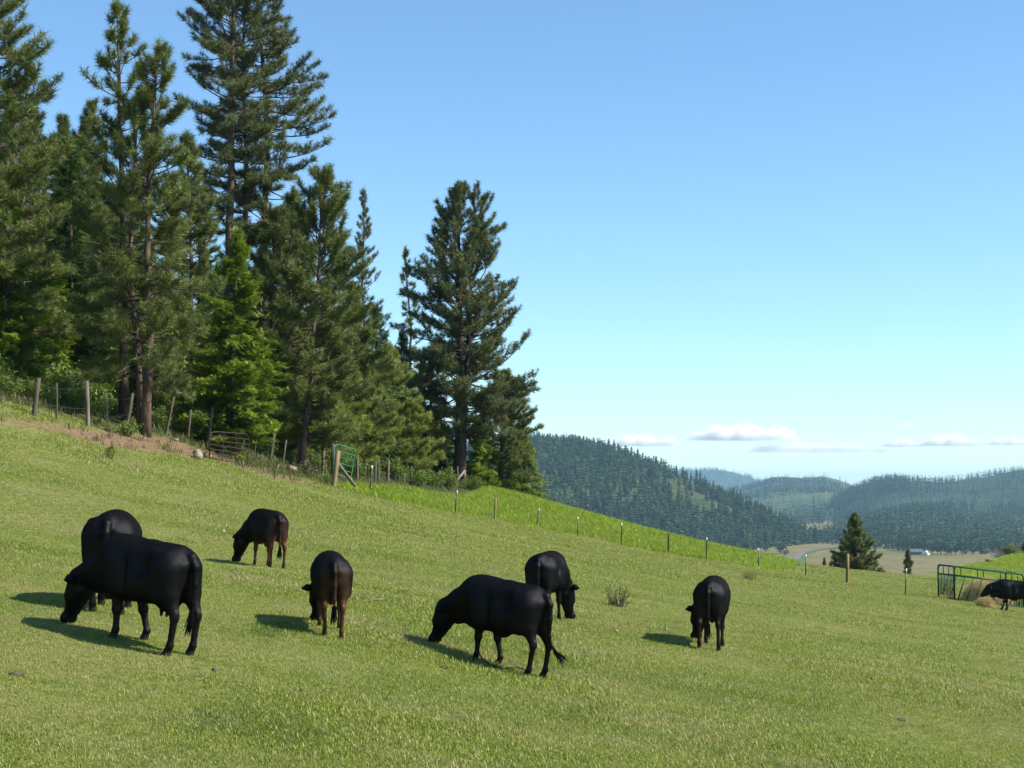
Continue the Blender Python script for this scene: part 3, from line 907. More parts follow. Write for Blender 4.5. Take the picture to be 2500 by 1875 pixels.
def fir_geo(H, r0, lean, prof, nb, seed, t0=0.06, droop=-14, dens=1.0, spray=0.36, nl=0.09, w=0.028):
    r = rng(seed)
    trunk, limbs, crown = MB(), MB(), MB()
    T = [fir_spray(seed * 5 + i, 18, spray, nl, w) for i in range(4)]
    pt, pw = [a[0] for a in prof], [a[1] for a in prof]
    tz = np.linspace(0, 1, 10)
    cur = np.stack([lean[0] * tz, lean[1] * tz, tz * H - 0.25 * (tz == 0)], -1)
    trunk.tube(cur, r0 * (1 - tz) ** 0.9 + 0.01, 8)
    pos, dirs, scl, sh, ax = [], [], [], [], []
    for i in range(nb):
        t = t0 + (0.985 - t0) * ((i + r.random()) / nb) ** 1.05
        L = max(0.1, np.interp(t, pt, pw) * (0.62 + 0.5 * r.random()))
        a = r.random() * 6.283
        e = R(droop + (45 - droop) * max(0, (t - 0.45) / 0.55) ** 1.5 + r.normal() * 7)
        st = [interp_curve(cur, t)]
        for s_ in range(4):
            ee = e + R(22) * (s_ / 4) ** 2
            st.append(st[-1] + np.array((math.cos(a) * math.cos(ee), math.sin(a) * math.cos(ee), math.sin(ee))) * L / 4)
        st = np.array(st)
        limbs.tube(st, np.linspace(0.008 + 0.008 * L, 0.004, 5), 3, False)
        tint = r.normal() * 0.1
        n = int((6 + L * 17) * dens)
        for q in range(n):
            f_ = 0.18 + 0.82 * (q + r.random()) / n
            b = interp_curve(st, f_)
            d0 = interp_curve(st, min(f_ + 0.1, 1)) - interp_curve(st, max(f_ - 0.1, 0)); d0 /= np.linalg.norm(d0)
            side = 1 if q % 2 else -1
            ang = side * R(30 + 35 * r.random())
            dx = np.array((d0[0] * math.cos(ang) - d0[1] * math.sin(ang), d0[0] * math.sin(ang) + d0[1] * math.cos(ang), d0[2] - 0.15 + 0.25 * r.normal()))
            dx /= np.linalg.norm(dx)
            tl = (0.16 + 0.34 * L * (1.1 - f_)) * (0.6 + 0.6 * r.random())
            m_ = max(1, int(tl / 0.22))
            for k in range(m_):
                g = (k + 1) / m_
                dd = dx + np.array((0, 0, 0.12)) + r.normal(size=3) * 0.22
                pos.append(b + dx * tl * g + r.normal(size=3) * 0.03); dirs.append(dd); scl.append(0.8 + 0.5 * r.random())
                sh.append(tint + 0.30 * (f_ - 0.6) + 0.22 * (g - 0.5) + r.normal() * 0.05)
        pos.append(st[-1]); dirs.append(st[-1] - st[-2]); scl.append(1.0); sh.append(tint + 0.3)
    pos.append(cur[-1] + np.array((0, 0, 0.1))); dirs.append(np.array((0, 0, 1.0))); scl.append(1.0); sh.append(0.3)
    pos, dirs, scl, sh = np.array(pos), np.array(dirs), np.array(scl), np.array(sh)
    d = dirs / np.linalg.norm(dirs, axis=1, keepdims=True)
    upv = np.array((0, 0, 1.0)) + r.normal(size=d.shape) * 0.25
    a = np.cross(upv, d); a /= np.linalg.norm(a, axis=1, keepdims=True) + 1e-6
    b = np.cross(d, a)
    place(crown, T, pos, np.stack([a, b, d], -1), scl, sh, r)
    return trunk, limbs, crown

def px2m(n, D):
    return n * D / F

def tree_from(geo, name, label, base, group=None, bark='bark', leaf='pine'):
    t, l, c_ = geo
    o = thing(name, label, 'tree', base, group)
    t.build('trunk', M[bark], o, smooth=True)
    l.build('limbs', M['limb'], o, smooth=True)
    c_.build('crown', M[leaf], o)
    return o

def copy_tree(o, loc, rz, s, label, group=None):
    c_ = o.copy(); COL.objects.link(c_)
    c_.location = loc; c_.rotation_euler = (0, 0, rz); c_.scale = (s, s, s)
    c_['label'] = label
    if group: c_['group'] = group
    elif 'group' in c_: del c_['group']
    for ch in o.children:
        d = ch.copy(); COL.objects.link(d); d.parent = c_
    return c_

TREES = {}
def pine(key, label, D, bx, tx, ty, prof_px, nb, t0, seed, r_px, leaf='pine', bark='bark', stems=(), **kw):
    """bx, tx, ty: photo columns of base and top and row of the top; prof_px: (t, half width in photo px)"""
    base = at_depth(bx, D)
    top = P(tx, ty, D)
    H = top[2] - base[2]
    st = [((px2m(a, D), b), (px2m(c_, D), 0), hf, px2m(w, D), share) for (a, b, c_, hf, w, share) in stems]
    g = pine_geo(H, px2m(r_px, D), (top[0] - base[0], 0), [(a, px2m(b, D)) for a, b in prof_px], nb, t0, seed, stems=st, **kw)
    TREES[key] = tree_from(g, 'pine_tree', label, base, None, bark, leaf)
    return TREES[key]

def fir(key, label, D, bx, tx, ty, prof_px, nb, seed, r_px, leaf='fir', **kw):
    base = at_depth(bx, D)
    top = P(tx, ty, D)
    g = fir_geo(top[2] - base[2], px2m(r_px, D), (top[0] - base[0], 0), [(a, px2m(b, D)) for a, b in prof_px], nb, seed, **kw)
    TREES[key] = tree_from(g, 'fir_tree', label, base, None, 'bark_dark', leaf)
    return TREES[key]

pine('left', 'tall pine cut by the left edge of the photo, top out of frame', 52, -55, -45, -180, [(0.2, 230), (0.5, 230), (0.7, 205), (0.85, 160), (1, 30)], 120, 0.22, 101, 16, el=(-5, 40))
pine('a', 'slender open pine with a dark lower trunk, behind the twin pine', 55, 300, 285, 8, [(0.2, 150), (0.5, 135), (0.7, 110), (0.85, 95), (1, 22)], 70, 0.24, 102, 13, bark='bark_dark', gap=0.35, dead=8)
pine('b', 'twin trunked pine with a lit scaly base in front of the wood', 53.4, 352, 388, 108, [(0.1, 185), (0.4, 185), (0.6, 165), (0.8, 105), (0.92, 60), (1, 20)], 105, 0.15, 103, 13, stems=[(-16, 0.25, -12, 0.88, 9, 0.45)], dead=10, gap=0.2)
pine('c', 'tallest pine with several bare stems in its crown, top out of frame', 74, 552, 545, -330, [(0.3, 105), (0.42, 130), (0.58, 150), (0.76, 142), (0.9, 100), (1, 30)], 125, 0.36, 104, 15, leaf='pine_blue', stems=[(22, 0.6, 10, 0.95, 11, 0.4)], dead=10)
pine('c2', 'tall pine with wide level branches reaching over the sky, right of the tallest', 76, 620, 625, -260, [(0.3, 115), (0.45, 160), (0.6, 185), (0.7, 140), (0.8, 115), (1, 30)], 145, 0.36, 105, 13, leaf='pine_blue', el=(-12, 40), dead=8)
pine('d', 'leaning bushy pine with an upswept top, left of the thin bare pine', 68, 735, 788, 432, [(0.05, 130), (0.3, 150), (0.6, 140), (0.8, 115), (0.93, 75), (1, 25)], 150, 0.08, 106, 9, el=(-5, 55), az_bias=0.2)
pine('g', 'thin sparse pine with small tufts against the sky', 122, 893, 888, 463, [(0.3, 75), (0.55, 75), (0.7, 55), (0.85, 32), (1, 8)], 90, 0.3, 107, 6, leaf='pine_blue', tuft_len=0.24, tuft_n=30, dens=0.6, el=(5, 50), needle_w=0.032)
pine('h', 'short thin pine close to the left side of the lone big pine', 122, 995, 990, 605, [(0.2, 70), (0.5, 55), (0.8, 33), (1, 8)], 80, 0.2, 108, 6, leaf='pine_blue', tuft_len=0.24, tuft_n=30, dens=0.7, needle_w=0.032)
pine('i', 'big broad pine with a forked top at the right end of the wood', 103, 1122, 1116, 452, [(0.15, 90), (0.22, 178), (0.35, 200), (0.5, 180), (0.65, 145), (0.8, 104), (0.9, 66), (1, 24)], 160, 0.15, 109, 17, leaf='pine_blue', bark='bark_dark',
     stems=[(5, 0.1, 30, 0.97, 11, 0.4)], tuft_len=0.27, needle_w=0.03, dens=0.85, el=(-12, 52), dead=8)
pine('j', 'low spreading pine at the right end of the wood beside the big one', 106, 1222, 1225, 915, [(0.05, 95), (0.4, 100), (0.75, 80), (1, 20)], 110, 0.1, 110, 8, tuft_len=0.26, needle_w=0.03, az_bias=0.0)
pine('l1', 'loose young pine behind the rusty gate', 76, 790, 800, 870, [(0.05, 120), (0.4, 120), (0.75, 75), (1, 15)], 100, 0.16, 111, 7, el=(-10, 50), leaf='pine_light')
pine('l2', 'loose young pine behind the row of old posts', 97, 952, 950, 850, [(0.1, 110), (0.4, 105), (0.75, 60), (1, 12)], 100, 0.16, 112, 7, el=(-8, 50), needle_w=0.028, leaf='pine_light')
pine('l3', 'bushy young pine just left of the big pine trunk', 104, 1035, 1030, 900, [(0.1, 80), (0.5, 75), (0.8, 45), (1, 12)], 70, 0.14, 113, 6, needle_w=0.028, leaf='pine_light')
pine('l4', 'olive pine crown above the green gate', 84, 865, 860, 700, [(0.1, 120), (0.4, 120), (0.75, 80), (1, 20)], 110, 0.12, 114, 8, needle_w=0.028)
pine('l5', 'shady pine between the bright fir and the leaning pine', 74, 668, 672, 520, [(0.1, 125), (0.4, 135), (0.75, 100), (1, 25)], 140, 0.14, 115, 9)
pine('p1', 'pine filling the gap right of the cut pine at the left edge', 58, 62, 66, 120, [(0.12, 140), (0.5, 125), (0.8, 80), (1, 20)], 105, 0.14, 151, 10, el=(-5, 45))
pine('p2', 'shorter pine behind the slender dark trunked pine', 70, 215, 222, 250, [(0.12, 120), (0.5, 110), (0.8, 65), (1, 18)], 100, 0.12, 152, 9)
pine('p3', 'pine between the twin pine and the tallest pine', 66, 462, 455, 330, [(0.12, 125), (0.5, 120), (0.8, 75), (1, 18)], 105, 0.12, 153, 10, dead=10)
pine('p4', 'wide pine with lit tips leaning out below the level branched pine', 72, 700, 712, 480, [(0.1, 120), (0.5, 130), (0.8, 95), (1, 25)], 110, 0.12, 154, 9, az_bias=0.0)
pine('l6', 'low light green young pine right of the bright fir', 70, 690, 695, 880, [(0.05, 95), (0.4, 95), (0.75, 60), (1, 12)], 95, 0.1, 155, 6, leaf='pine_light')
pine('l7', 'low light green young pine just behind the green gate', 84, 880, 885, 890, [(0.05, 100), (0.4, 95), (0.75, 60), (1, 12)], 95, 0.1, 156, 6, leaf='pine_light', needle_w=0.028)
pine('l8', 'low light green young pine left of the big pine near its trunk', 97, 1000, 1005, 985, [(0.05, 85), (0.4, 80), (0.75, 45), (1, 12)], 80, 0.08, 157, 6, leaf='pine_light', needle_w=0.028)
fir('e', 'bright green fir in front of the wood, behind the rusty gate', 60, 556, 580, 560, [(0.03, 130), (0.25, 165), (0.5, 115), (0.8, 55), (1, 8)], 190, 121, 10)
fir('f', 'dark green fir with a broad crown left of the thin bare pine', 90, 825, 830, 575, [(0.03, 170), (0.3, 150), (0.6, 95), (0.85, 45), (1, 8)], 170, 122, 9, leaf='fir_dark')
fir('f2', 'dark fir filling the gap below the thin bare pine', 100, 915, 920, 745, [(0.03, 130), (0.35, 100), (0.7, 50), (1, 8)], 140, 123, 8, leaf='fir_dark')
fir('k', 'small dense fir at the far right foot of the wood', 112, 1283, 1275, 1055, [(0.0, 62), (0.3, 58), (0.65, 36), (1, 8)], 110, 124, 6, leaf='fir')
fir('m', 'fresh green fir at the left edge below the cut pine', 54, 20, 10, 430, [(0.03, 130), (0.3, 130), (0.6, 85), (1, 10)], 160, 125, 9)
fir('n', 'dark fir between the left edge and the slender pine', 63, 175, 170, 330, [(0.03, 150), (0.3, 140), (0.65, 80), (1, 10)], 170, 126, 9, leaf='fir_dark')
def where(px):
    for lim, t in ((60, 'at the left edge of the photo'), (180, 'behind the leftmost fence posts'), (330, 'beside the slender dark trunked pine'), (420, 'just right of the twin pine'), (520, 'left of the bright green fir'), (640, 'around the bright green fir'),
                   (730, 'below the leaning bushy pine'), (860, 'behind the green gate'), (960, 'behind the posts right of the green gate'), (1080, 'left of the big pine trunk')):
        if px < lim: return t
    return 'right of the big pine trunk'
def size_word(s):
    return 'small' if s < 0.75 else 'mid sized' if s < 0.95 else 'tall'
# the wood behind, copies of these
BG = [('f', 60, 72, 1.0), ('n', 240, 76, 0.9), ('e', 420, 78, 0.75), ('f', 480, 84, 0.9), ('n', 330, 90, 0.9), ('f', 640, 92, 0.8), ('n', 700, 88, 0.8), ('f', 120, 88, 1.1),
      ('l1', 460, 68, 0.9), ('l5', 210, 68, 0.85), ('e', 680, 72, 0.55), ('m', 110, 62, 0.75), ('n', 560, 96, 1.0), ('f2', 770, 98, 0.9), ('k', 330, 62, 1.1), ('k', 480, 66, 1.1), ('k', 640, 70, 1.0), ('k', 740, 78, 0.9),
      ('f2', 980, 106, 0.9), ('f2', 1050, 108, 0.75), ('k', 1170, 104, 0.9), ('n', -60, 70, 1.0), ('f', -20, 95, 1.1), ('k', 860, 84, 0.7), ('k', 1005, 100, 0.6), ('l2', 1190, 116, 0.6), ('k', 1090, 110, 0.8), ('k', 1060, 112, 0.9)]
BG += [('k', 30 + 68 * i, 63 + (i * 37) % 11 + i * 2.2, 0.75 + 0.35 * ((i * 53) % 10) / 10) for i in range(14)]
BG += [('p1', 135, 84, 1.15), ('p3', 20, 82, 1.25), ('p3', 400, 90, 1.05), ('p4', 590, 94, 1.0), ('l5', 300, 88, 1.1), ('p4', 190, 78, 1.1), ('p2', 690, 90, 1.0), ('l4', 800, 96, 0.9), ('l4', 930, 104, 0.7)]
BG += [('f' if i % 2 else 'n', 10 + 70 * i, 80 + (i * 29) % 13 + i * 2.0, 0.6 + 0.3 * ((i * 31) % 10) / 10) for i in range(12)]
for i, (k, px, D, s) in enumerate(BG):
    fk = k in ('e', 'f', 'k', 'm', 'n', 'f2')
    copy_tree(TREES[k], at_depth(px, D), i * 1.9 + 0.7, s, size_word(s) + (' dark fir ' if fk else ' shaded pine ') + ('half hidden ' if D < 78 else 'deep in the wood ') + where(px), 'trees inside the wood')

# lone trees past the fence
pine('lone', 'single young pine standing alone beyond the fence by the corner post', 150, 2085, 2086, 1255, [(0.0, 80), (0.2, 76), (0.5, 52), (0.8, 24), (1, 4)], 170, 0.03, 131, 5, tuft_len=0.3, needle_w=0.045, tuft_n=26, el=(0, 55))
pine('sap', 'small dark pine sapling beyond the fence, left of the feeder', 165, 2217, 2217, 1346, [(0.0, 34), (0.35, 32), (0.5, 12), (0.75, 14), (1, 2)], 100, 0.03, 132, 2, leaf='pine_blue', tuft_len=0.2, needle_w=0.045, tuft_n=22)
pine('sap2', 'tiny pine seedling left of the lone young pine', 160, 2012, 2012, 1366, [(0.0, 20), (0.4, 12), (1, 2)], 40, 0.03, 133, 1.5, leaf='pine_blue', tuft_len=0.16, needle_w=0.045, tuft_n=18)

# ------------------------------------------------------------------ shrubs
def shrub_geo(h, w, seed, nst=14, leaves=900, leaf=0.06, bare=0.2):
    r = rng(seed)
    st, lv = MB(), MB()
    tips = []
    for i in range(nst):
        a = r.random() * 6.283
        q = r.random() ** 0.6
        top = np.array((math.cos(a) * w * q, math.sin(a) * w * q, h * (0.55 + 0.5 * r.random()) * (1 - 0.35 * q)))
        p0 = np.array((math.cos(a) * w * 0.15, math.sin(a) * w * 0.15, -0.05))
        mid = (p0 + top) / 2 + r.normal(size=3) * 0.06 * h
        c_ = [p0, mid, top]
        st.tube(c_, [0.012 * h + 0.003, 0.008 * h + 0.002, 0.003], 3, False)
        tips.append(np.array(c_))
    n = leaves
    k = r.integers(0, nst, n)
    f_ = bare + (1 - bare) * r.random(n) ** 0.7
    tp = np.array(tips)
    b = np.where((f_ < 0.5)[:, None], tp[k, 0] + (tp[k, 1] - tp[k, 0]) * (f_ * 2)[:, None], tp[k, 1] + (tp[k, 2] - tp[k, 1]) * (f_ * 2 - 1)[:, None])
    b = b + r.normal(size=(n, 3)) * 0.13 * min(h, w)
    b[:, 2] = np.maximum(b[:, 2], 0.02)
    d = r.normal(size=(n, 3)); d /= np.linalg.norm(d, axis=1, keepdims=True)
    s = np.cross(d, r.normal(size=(n, 3))); s /= np.linalg.norm(s, axis=1, keepdims=True)
    L = leaf * (0.6 + 0.8 * r.random(n))[:, None]
    v = np.stack([b - d * L, b + s * L * 0.45, b + d * L, b - s * L * 0.45], 1).reshape(-1, 3)
    f = np.arange(4 * n).reshape(-1, 4)
    lv.add(v, f, np.repeat(np.clip(0.45 + 0.25 * r.normal(size=n), 0, 1), 4))
    return st, lv
def shrub(name, label, base, h, w, seed, mat='shrub', stem='limb', group=None, cat='bush', **kw):
    s, l = shrub_geo(h, w, seed, **kw)
    o = thing(name, label, cat, base, group)
    s.build('stems', M[stem], o)
    l.build('foliage', M[mat], o)
    return o
SH = [shrub('shrub', 'broad leafy shrub between the first two fence posts', at_depth(60, 56), 1.5, 1.0, 201, group='shrubs under the wood', leaves=2200),
      shrub('shrub', 'leafy shrub behind the third fence post', at_depth(160, 57), 1.2, 1.1, 202, group='shrubs under the wood', leaves=2000),
      shrub('shrub', 'tall leafy shrub behind the thin bleached stake of the fence', at_depth(240, 58), 1.6, 0.9, 203, group='shrubs under the wood', leaves=2000)]
for i, (px, D, s) in enumerate(((0, 54, 1.0), (110, 60, 1.2), (20, 60, 1.5), (200, 62, 1.4), (300, 63, 1.3), (400, 60, 0.9), (440, 61, 1.0), (370, 62, 1.1), (500, 65, 1.1), (560, 66, 0.9), (620, 70, 1.0), (660, 71, 0.9), (700, 72, 0.9), (760, 75, 1.0), (740, 74, 0.7), (860, 78, 0.8), (830, 80, 1.0),
                              (900, 84, 0.8), (960, 88, 0.9), (1010, 91, 0.9), (1060, 95, 0.9), (1090, 97, 0.9), (1150, 99, 0.8), (-70, 55, 1.2), (150, 53.8, 0.6), (60, 52.5, 0.5), (20, 51.5, 0.55), (-30, 52, 0.8), (1230, 106, 0.8), (110, 52.5, 0.55), (180, 53, 0.6), (235, 53.5, 0.5), (285, 55.5, 0.6), (385, 58, 0.6), (430, 59, 0.55), (480, 60.5, 0.6), (560, 62, 0.5), (640, 67.5, 0.6), (705, 69.5, 0.5), (770, 71.5, 0.5))):
    copy_tree(SH[i % 3], at_depth(px, D), i * 2.1, s, size_word(s - 0.1) + ' leafy shrub under the trees ' + where(px), 'shrubs under the wood')
shrub('twiggy_shrub', 'twiggy shrub with bare stems beside the black cow pair', hit(1512, 1482), 0.56, 0.30, 211, mat='shrub', stem='limb', nst=34, leaves=230, leaf=0.026, bare=0.0)
shrub('weed_clump', 'low leafy weed clump above the rightmost grazing cow', hit(1830, 1418), 0.52, 0.38, 212, nst=18, leaves=380, leaf=0.028, cat='weed')
shrub('weed_stalk', 'single green weed standing at the top left of the pasture', hit(268, 1122), 0.62, 0.2, 213, nst=7, leaves=220, leaf=0.035, cat='weed')
shrub('low_bush', 'dark low bush on the bare bank below the twin pine', hit(308, 1062), 0.45, 0.55, 214, nst=22, leaves=800, leaf=0.04)
shrub('low_bush', 'grey green bush on the bank left of the green gate', hit(745, 1160), 0.6, 0.5, 215, mat='shrub_grey', nst=22, leaves=900, leaf=0.04)
shrub('low_bush', 'small dark bush at the foot of the green gate posts', hit(795, 1180), 0.45, 0.4, 216, nst=18, leaves=500, leaf=0.04)
D_ = 148
shrub('shrub', 'yellow green bush on the grassy rise at the right edge', at_depth(2463, D_), 1.6, 0.75, 217, nst=16, leaves=900, leaf=0.07)
shrub('shrub', 'faded pinkish bush beside the yellow green one on the right rise', at_depth(2436, D_), 1.5, 0.9, 218, mat='blossom', stem='deadwood', nst=26, leaves=700, leaf=0.05)
shrub('shrub', 'bare grey bush right of the yellow green one on the right rise', at_depth(2484, D_ + 2), 1.1, 0.9, 219, mat='blossom', stem='deadwood', nst=26, leaves=500, leaf=0.05)
shrub('shrub', 'dark green bush cut by the right edge on the grassy rise', at_depth(2503, D_), 1.4, 0.5, 220, mat='fir_dark', nst=16, leaves=900, leaf=0.07)
shrub('shrub', 'dark low bush on the slope left of the bush row at the right edge', at_depth(2410, 138), 0.35, 0.45, 221, mat='fir_dark', nst=16, leaves=400, leaf=0.06)
shrub('bare_shrub', 'leafless grey shrub on the slope above the hay feeder', at_depth(2387, 137), 0.85, 0.35, 222, stem='deadwood', nst=12, leaves=6, leaf=0.02)

# ------------------------------------------------------------------ fences and gates
def post_between(mb, base, top, r, sides=8, a=0.5, rough=True):
    b, t = np.array(base), np.array(top)
    mb.tube([b - (t - b) * 0.12, b, b + (t - b) * 0.5, t], [r * 1.05, r, r * 0.97, r * 0.9], sides, True, a)
def fence_root(name, label, loc):
    return thing(name, label, 'fence', loc)
def wires(root, pts, heights, origin, rad=0.0028, sag=0.03):
    for h in heights:
        mb = MB()
        for a, b in zip(pts[:-1], pts[1:]):
            a_, b_ = a[0] + (a[1] - a[0]) * h, b[0] + (b[1] - b[0]) * h
            m_ = (a_ + b_) / 2 - np.array((0, 0, sag))
            mb.tube([a_ - origin, m_ - origin, b_ - origin], rad, 4, False)
        mb.build('wire', M['wire'], root)

# old wooden fence: (base px, base py, top px, top py, depth, radius px, material)
OLD = [(-90, 985, -84, 890, 48.5, 7, 'oldpost'), (80, 1011, 90, 918, 49.5, 7.5, 'oldpost'), (136, 1024, 134, 931, 50, 3.5, 'oldpost'), (213, 1044, 208, 931, 51, 6.5, 'greywood'), (262, 1044, 256, 951, 51.5, 2.5, 'greywood'),
       (306, 1036, 321, 947, 53, 5.5, 'oldpost'), (357, 1060, 358, 992, 54, 3.5, 'oldpost'), (403, 1065, 422, 970, 56, 4.5, 'oldpost'), (456, 1078, 464, 999, 57.5, 4, 'oldpost'), (505, 1100, 517, 997, 58.5, 5, 'darkpost')]
OLD2 = [(585, 1105, 603, 1035, 64, 5, 'darkpost'), (619, 1114, 628, 1057, 65, 2, 'darkpost'), (659, 1118, 669, 1054, 66, 5, 'oldpost'), (690, 1136, 698, 1078, 67, 3, 'darkpost'), (724, 1143, 732, 1066, 68, 4.5, 'darkpost'),
        (757, 1142, 758, 1102, 69, 3, 'darkpost'), (787, 1154, 790, 1093, 70, 4.5, 'darkpost'), (811, 1174, 813, 1090, 71, 5.5, 'darkpost')]
OLD3 = [(872, 1165, 872, 1107, 77.2, 4.5, 'darkpost'), (892, 1170, 893, 1119, 79.6, 2, 'darkpost'), (916, 1172, 917, 1122, 82.4, 3, 'darkpost'), (924, 1173, 924, 1115, 83.4, 3, 'darkpost'), (946, 1181, 948, 1127, 86.0, 5, 'darkpost'), (964, 1178, 964, 1149, 87.7, 2.5, 'darkpost'), (987, 1186, 986, 1154, 89.9, 3, 'darkpost'),
        (1003, 1187, 1004, 1141, 91.4, 4, 'darkpost'), (1031, 1187, 1032, 1147, 94.0, 5.5, 'darkpost'), (1047, 1184, 1047, 1151, 95.2, 2, 'darkpost'), (1070, 1193, 1071, 1154, 96.8, 4, 'oldpost'), (1086, 1194, 1086, 1154, 98.0, 3, 'oldpost'), (1102, 1184, 1103, 1146, 99.5, 4, 'darkpost'), (1117, 1182, 1117, 1141, 100.8, 3, 'darkpost')]
OLD4 = [(1170, 1186, 1171, 1161, 107.2, 3, 'oldpost'), (1177, 1188, 1177, 1163, 108.1, 2.5, 'darkpost'), (1185, 1192, 1184, 1168, 109.2, 3, 'oldpost'), (1194, 1198, 1193, 1174, 111.1, 3, 'oldpost'), (1202, 1201, 1201, 1178, 112.8, 2.5, 'darkpost'), (1209, 1204, 1208, 1182, 114.2, 2.5, 'oldpost'), (1216, 1208, 1216, 1187, 115.5, 2.5, 'darkpost'), (1224, 1212, 1224, 1191, 117.0, 2.5, 'oldpost')]
def wooden_fence(rows, label, heights=(0.4, 0.85)):
    w = []
    for bx, by, tx, ty, D, rp_, mt in rows:
        b = at_depth(bx, D)
        h = px2m(by - ty, D)
        t = b + np.array((px2m(tx - bx, D), 0, h))
        w.append((b, t, px2m(rp_, D), mt))
    o = w[len(w) // 2][0]
    root = fence_root('wooden_fence', label, o)
    for i, (b, t, rr, mt) in enumerate(w):
        mb = MB()
        post_between(mb, (0, 0, 0), t - b, rr * 0.82, 7)
        mb.build('post', M[mt], root, b - o, smooth=False)
    wires(root, [(b, t) for b, t, _, _ in w], heights, o)
    return root
wooden_fence(OLD, 'old wire fence of leaning grey posts along the bare bank on the left')
wooden_fence(OLD2, 'old wire fence of dark posts between the rusty gate and the green gate')
wooden_fence(OLD3, 'old wire fence of closely set dark posts below the young pines')
wooden_fence(OLD4, 'old wire fence of short posts running downhill behind the big pine')

# brace at the corner of the old fence, near the big pine
b = at_depth(1134, 101)
br = thing('fence_brace', 'pale slanting fence brace with its post at the foot of the big pine', 'fence brace', b)
mb = MB(); post_between(mb, (0, 0, 0), (0.0, 0, px2m(36, 101)), 0.09); mb.build('post', M['newpost'], br)
e_ = at_depth(1108, 99.5) - b
mb = MB(); mb.tube([(0.0, -0.1, px2m(33, 101)), e_ + np.array((0, -0.1, 0.05))], 0.075, 8); mb.build('brace', M['greywood'], br)

# steel post fence
o = P(*TP[5])
root = fence_root('wire_fence', 'wire fence of green steel posts with white tips across the pasture', o)
TOPS = [(908, 1137), (1116, 1198), (1210, 1216), (1317, 1242), (1411, 1263), (1518, 1278), (1633, 1302), (1726, 1313), (1852, 1339), (1968, 1355), (2070, 1353), (2214, 1389)]
tm = MB()
tm.box((0, 0, 0.5), (0.055, 0.012, 1.24)); tm.box((0, 0.022, 0.5), (0.012, 0.034, 1.236))
tv, tf, ta = tm.arrays()
wl = []
for i, ((bx, by, D), (tx, ty)) in enumerate(zip(TP, TOPS)):
    b = hit(bx, by, D - 14, D + 14)
    h = px2m(by - ty, b[1])
    t = b + np.array((px2m(tx - bx, b[1]), 0, h))
    wl.append((b, t))
    d = t - b
    if i in (2, 6, 10):
        mb = MB(); post_between(mb, (0, 0, 0), d, (0.06, 0.06, 0.09)[(2, 6, 10).index(i)], 10)
        mb.build('wooden_post', M['newpost' if i != 6 else 'oldpost'], root, b - o)
        continue
    def bar(z0, z1, mat, name, parent, loc, grow):
        mb = MB()
        a_, c_ = d * z0, d * z1
        for sx, sy, cx, cyy in ((0.055 + grow, 0.012 + grow, 0, 0), (0.012 + grow, 0.036 + grow, 0, 0.024)):
            q = np.array([(x * sx / 2 + cx, y * sy / 2 + cyy, 0) for x, y in ((-1, -1), (1, -1), (1, 1), (-1, 1))])
            v = np.concatenate([q + a_, q + c_])
            mb.add(v, [(0, 1, 5, 4), (1, 2, 6, 5), (2, 3, 7, 6), (3, 0, 4, 7), (4, 5, 6, 7), (3, 2, 1, 0)])
        return mb.build(name, mat, parent, loc)
    pst = bar(-0.2, 0.88 if i % 12 else 1.0, M['tpost'], 'steel_post', root, b - o, 0.0)
    bar(0.86, 1.0, M['white'], 'white_tip', pst, (0, 0, 0), 0.004)
wires(root, wl, (0.3, 0.5, 0.7, 0.9), o, 0.004)

# braced end post by the green gate
b = hit(814, 1190, 55, 80)
br = thing('fence_brace', 'peeled yellow end post with a long slanting brace beside the green gate', 'fence brace', b)
D = b[1]
mb = MB(); post_between(mb, (0, 0, 0), (px2m(11, D), 0, px2m(89, D)), 0.10, 10); mb.build('post', M['newpost'], br)
e_ = hit(876, 1202, 55, 85) - b
mb = MB(); mb.tube([(px2m(9, D), -0.05, px2m(60, D)), e_ + np.array((0.05, 0, -0.02))], [0.07, 0.075], 8); mb.build('brace', M['greywood'], br)

def gate(name, label, corners, nrail, nvert, rad, mat, D0, D1):
    """corners tl, tr, br, bl in photo pixels; left edge at depth D0 and right edge at D1"""
    tl, tr, brr, bl = [P(c_[0], c_[1], d_) for c_, d_ in zip(corners, (D0, D1, D1, D0))]
    o = bl.copy()
    g = thing(name, label, 'gate', o)
    mb = MB(); cc = 0.12
    def edge(a, b_): return a + (b_ - a) * cc
    path = [bl + (tl - bl) * 0, tl + (bl - tl) * cc, tl + (tr - tl) * cc * 0.5 + (bl - tl) * cc * 0.25, tl + (tr - tl) * cc, tr + (tl - tr) * cc, tr + (tl - tr) * cc * 0.5 + (brr - tr) * cc * 0.25, tr + (brr - tr) * cc, brr, bl]
    mb.tube([p - o for p in path], rad, 8, True)
    mb.build('gate_frame', M[mat], g, smooth=True)
    for i in range(1, nrail + 1):
        t = i / (nrail + 1)
        a, b_ = tl + (bl - tl) * t, tr + (brr - tr) * t
        mb = MB(); mb.tube([a - o, b_ - o], rad * 0.8, 6, False); mb.build('rail', M[mat], g, smooth=True)
    for i in range(1, nvert + 1):
        t = i / (nvert + 1) if nvert > 1 else 0.48
        a, b_ = tl + (tr - tl) * t, bl + (brr - bl) * t
        off = np.array((0, -rad * 1.4, 0))
        mb = MB(); mb.tube([a - o + off, b_ - o + off], rad * 0.75, 6, False); mb.build('stile', M[mat], g, smooth=True)
    return g
gate('green_gate', 'green tubular gate standing open beside the peeled end post', [(818, 1083), (867, 1098), (857, 1168), (811, 1155)], 4, 1, 0.023, 'greengate', hit(811, 1172, 50, 90)[1], hit(811, 1172, 50, 90)[1] + 2.4)
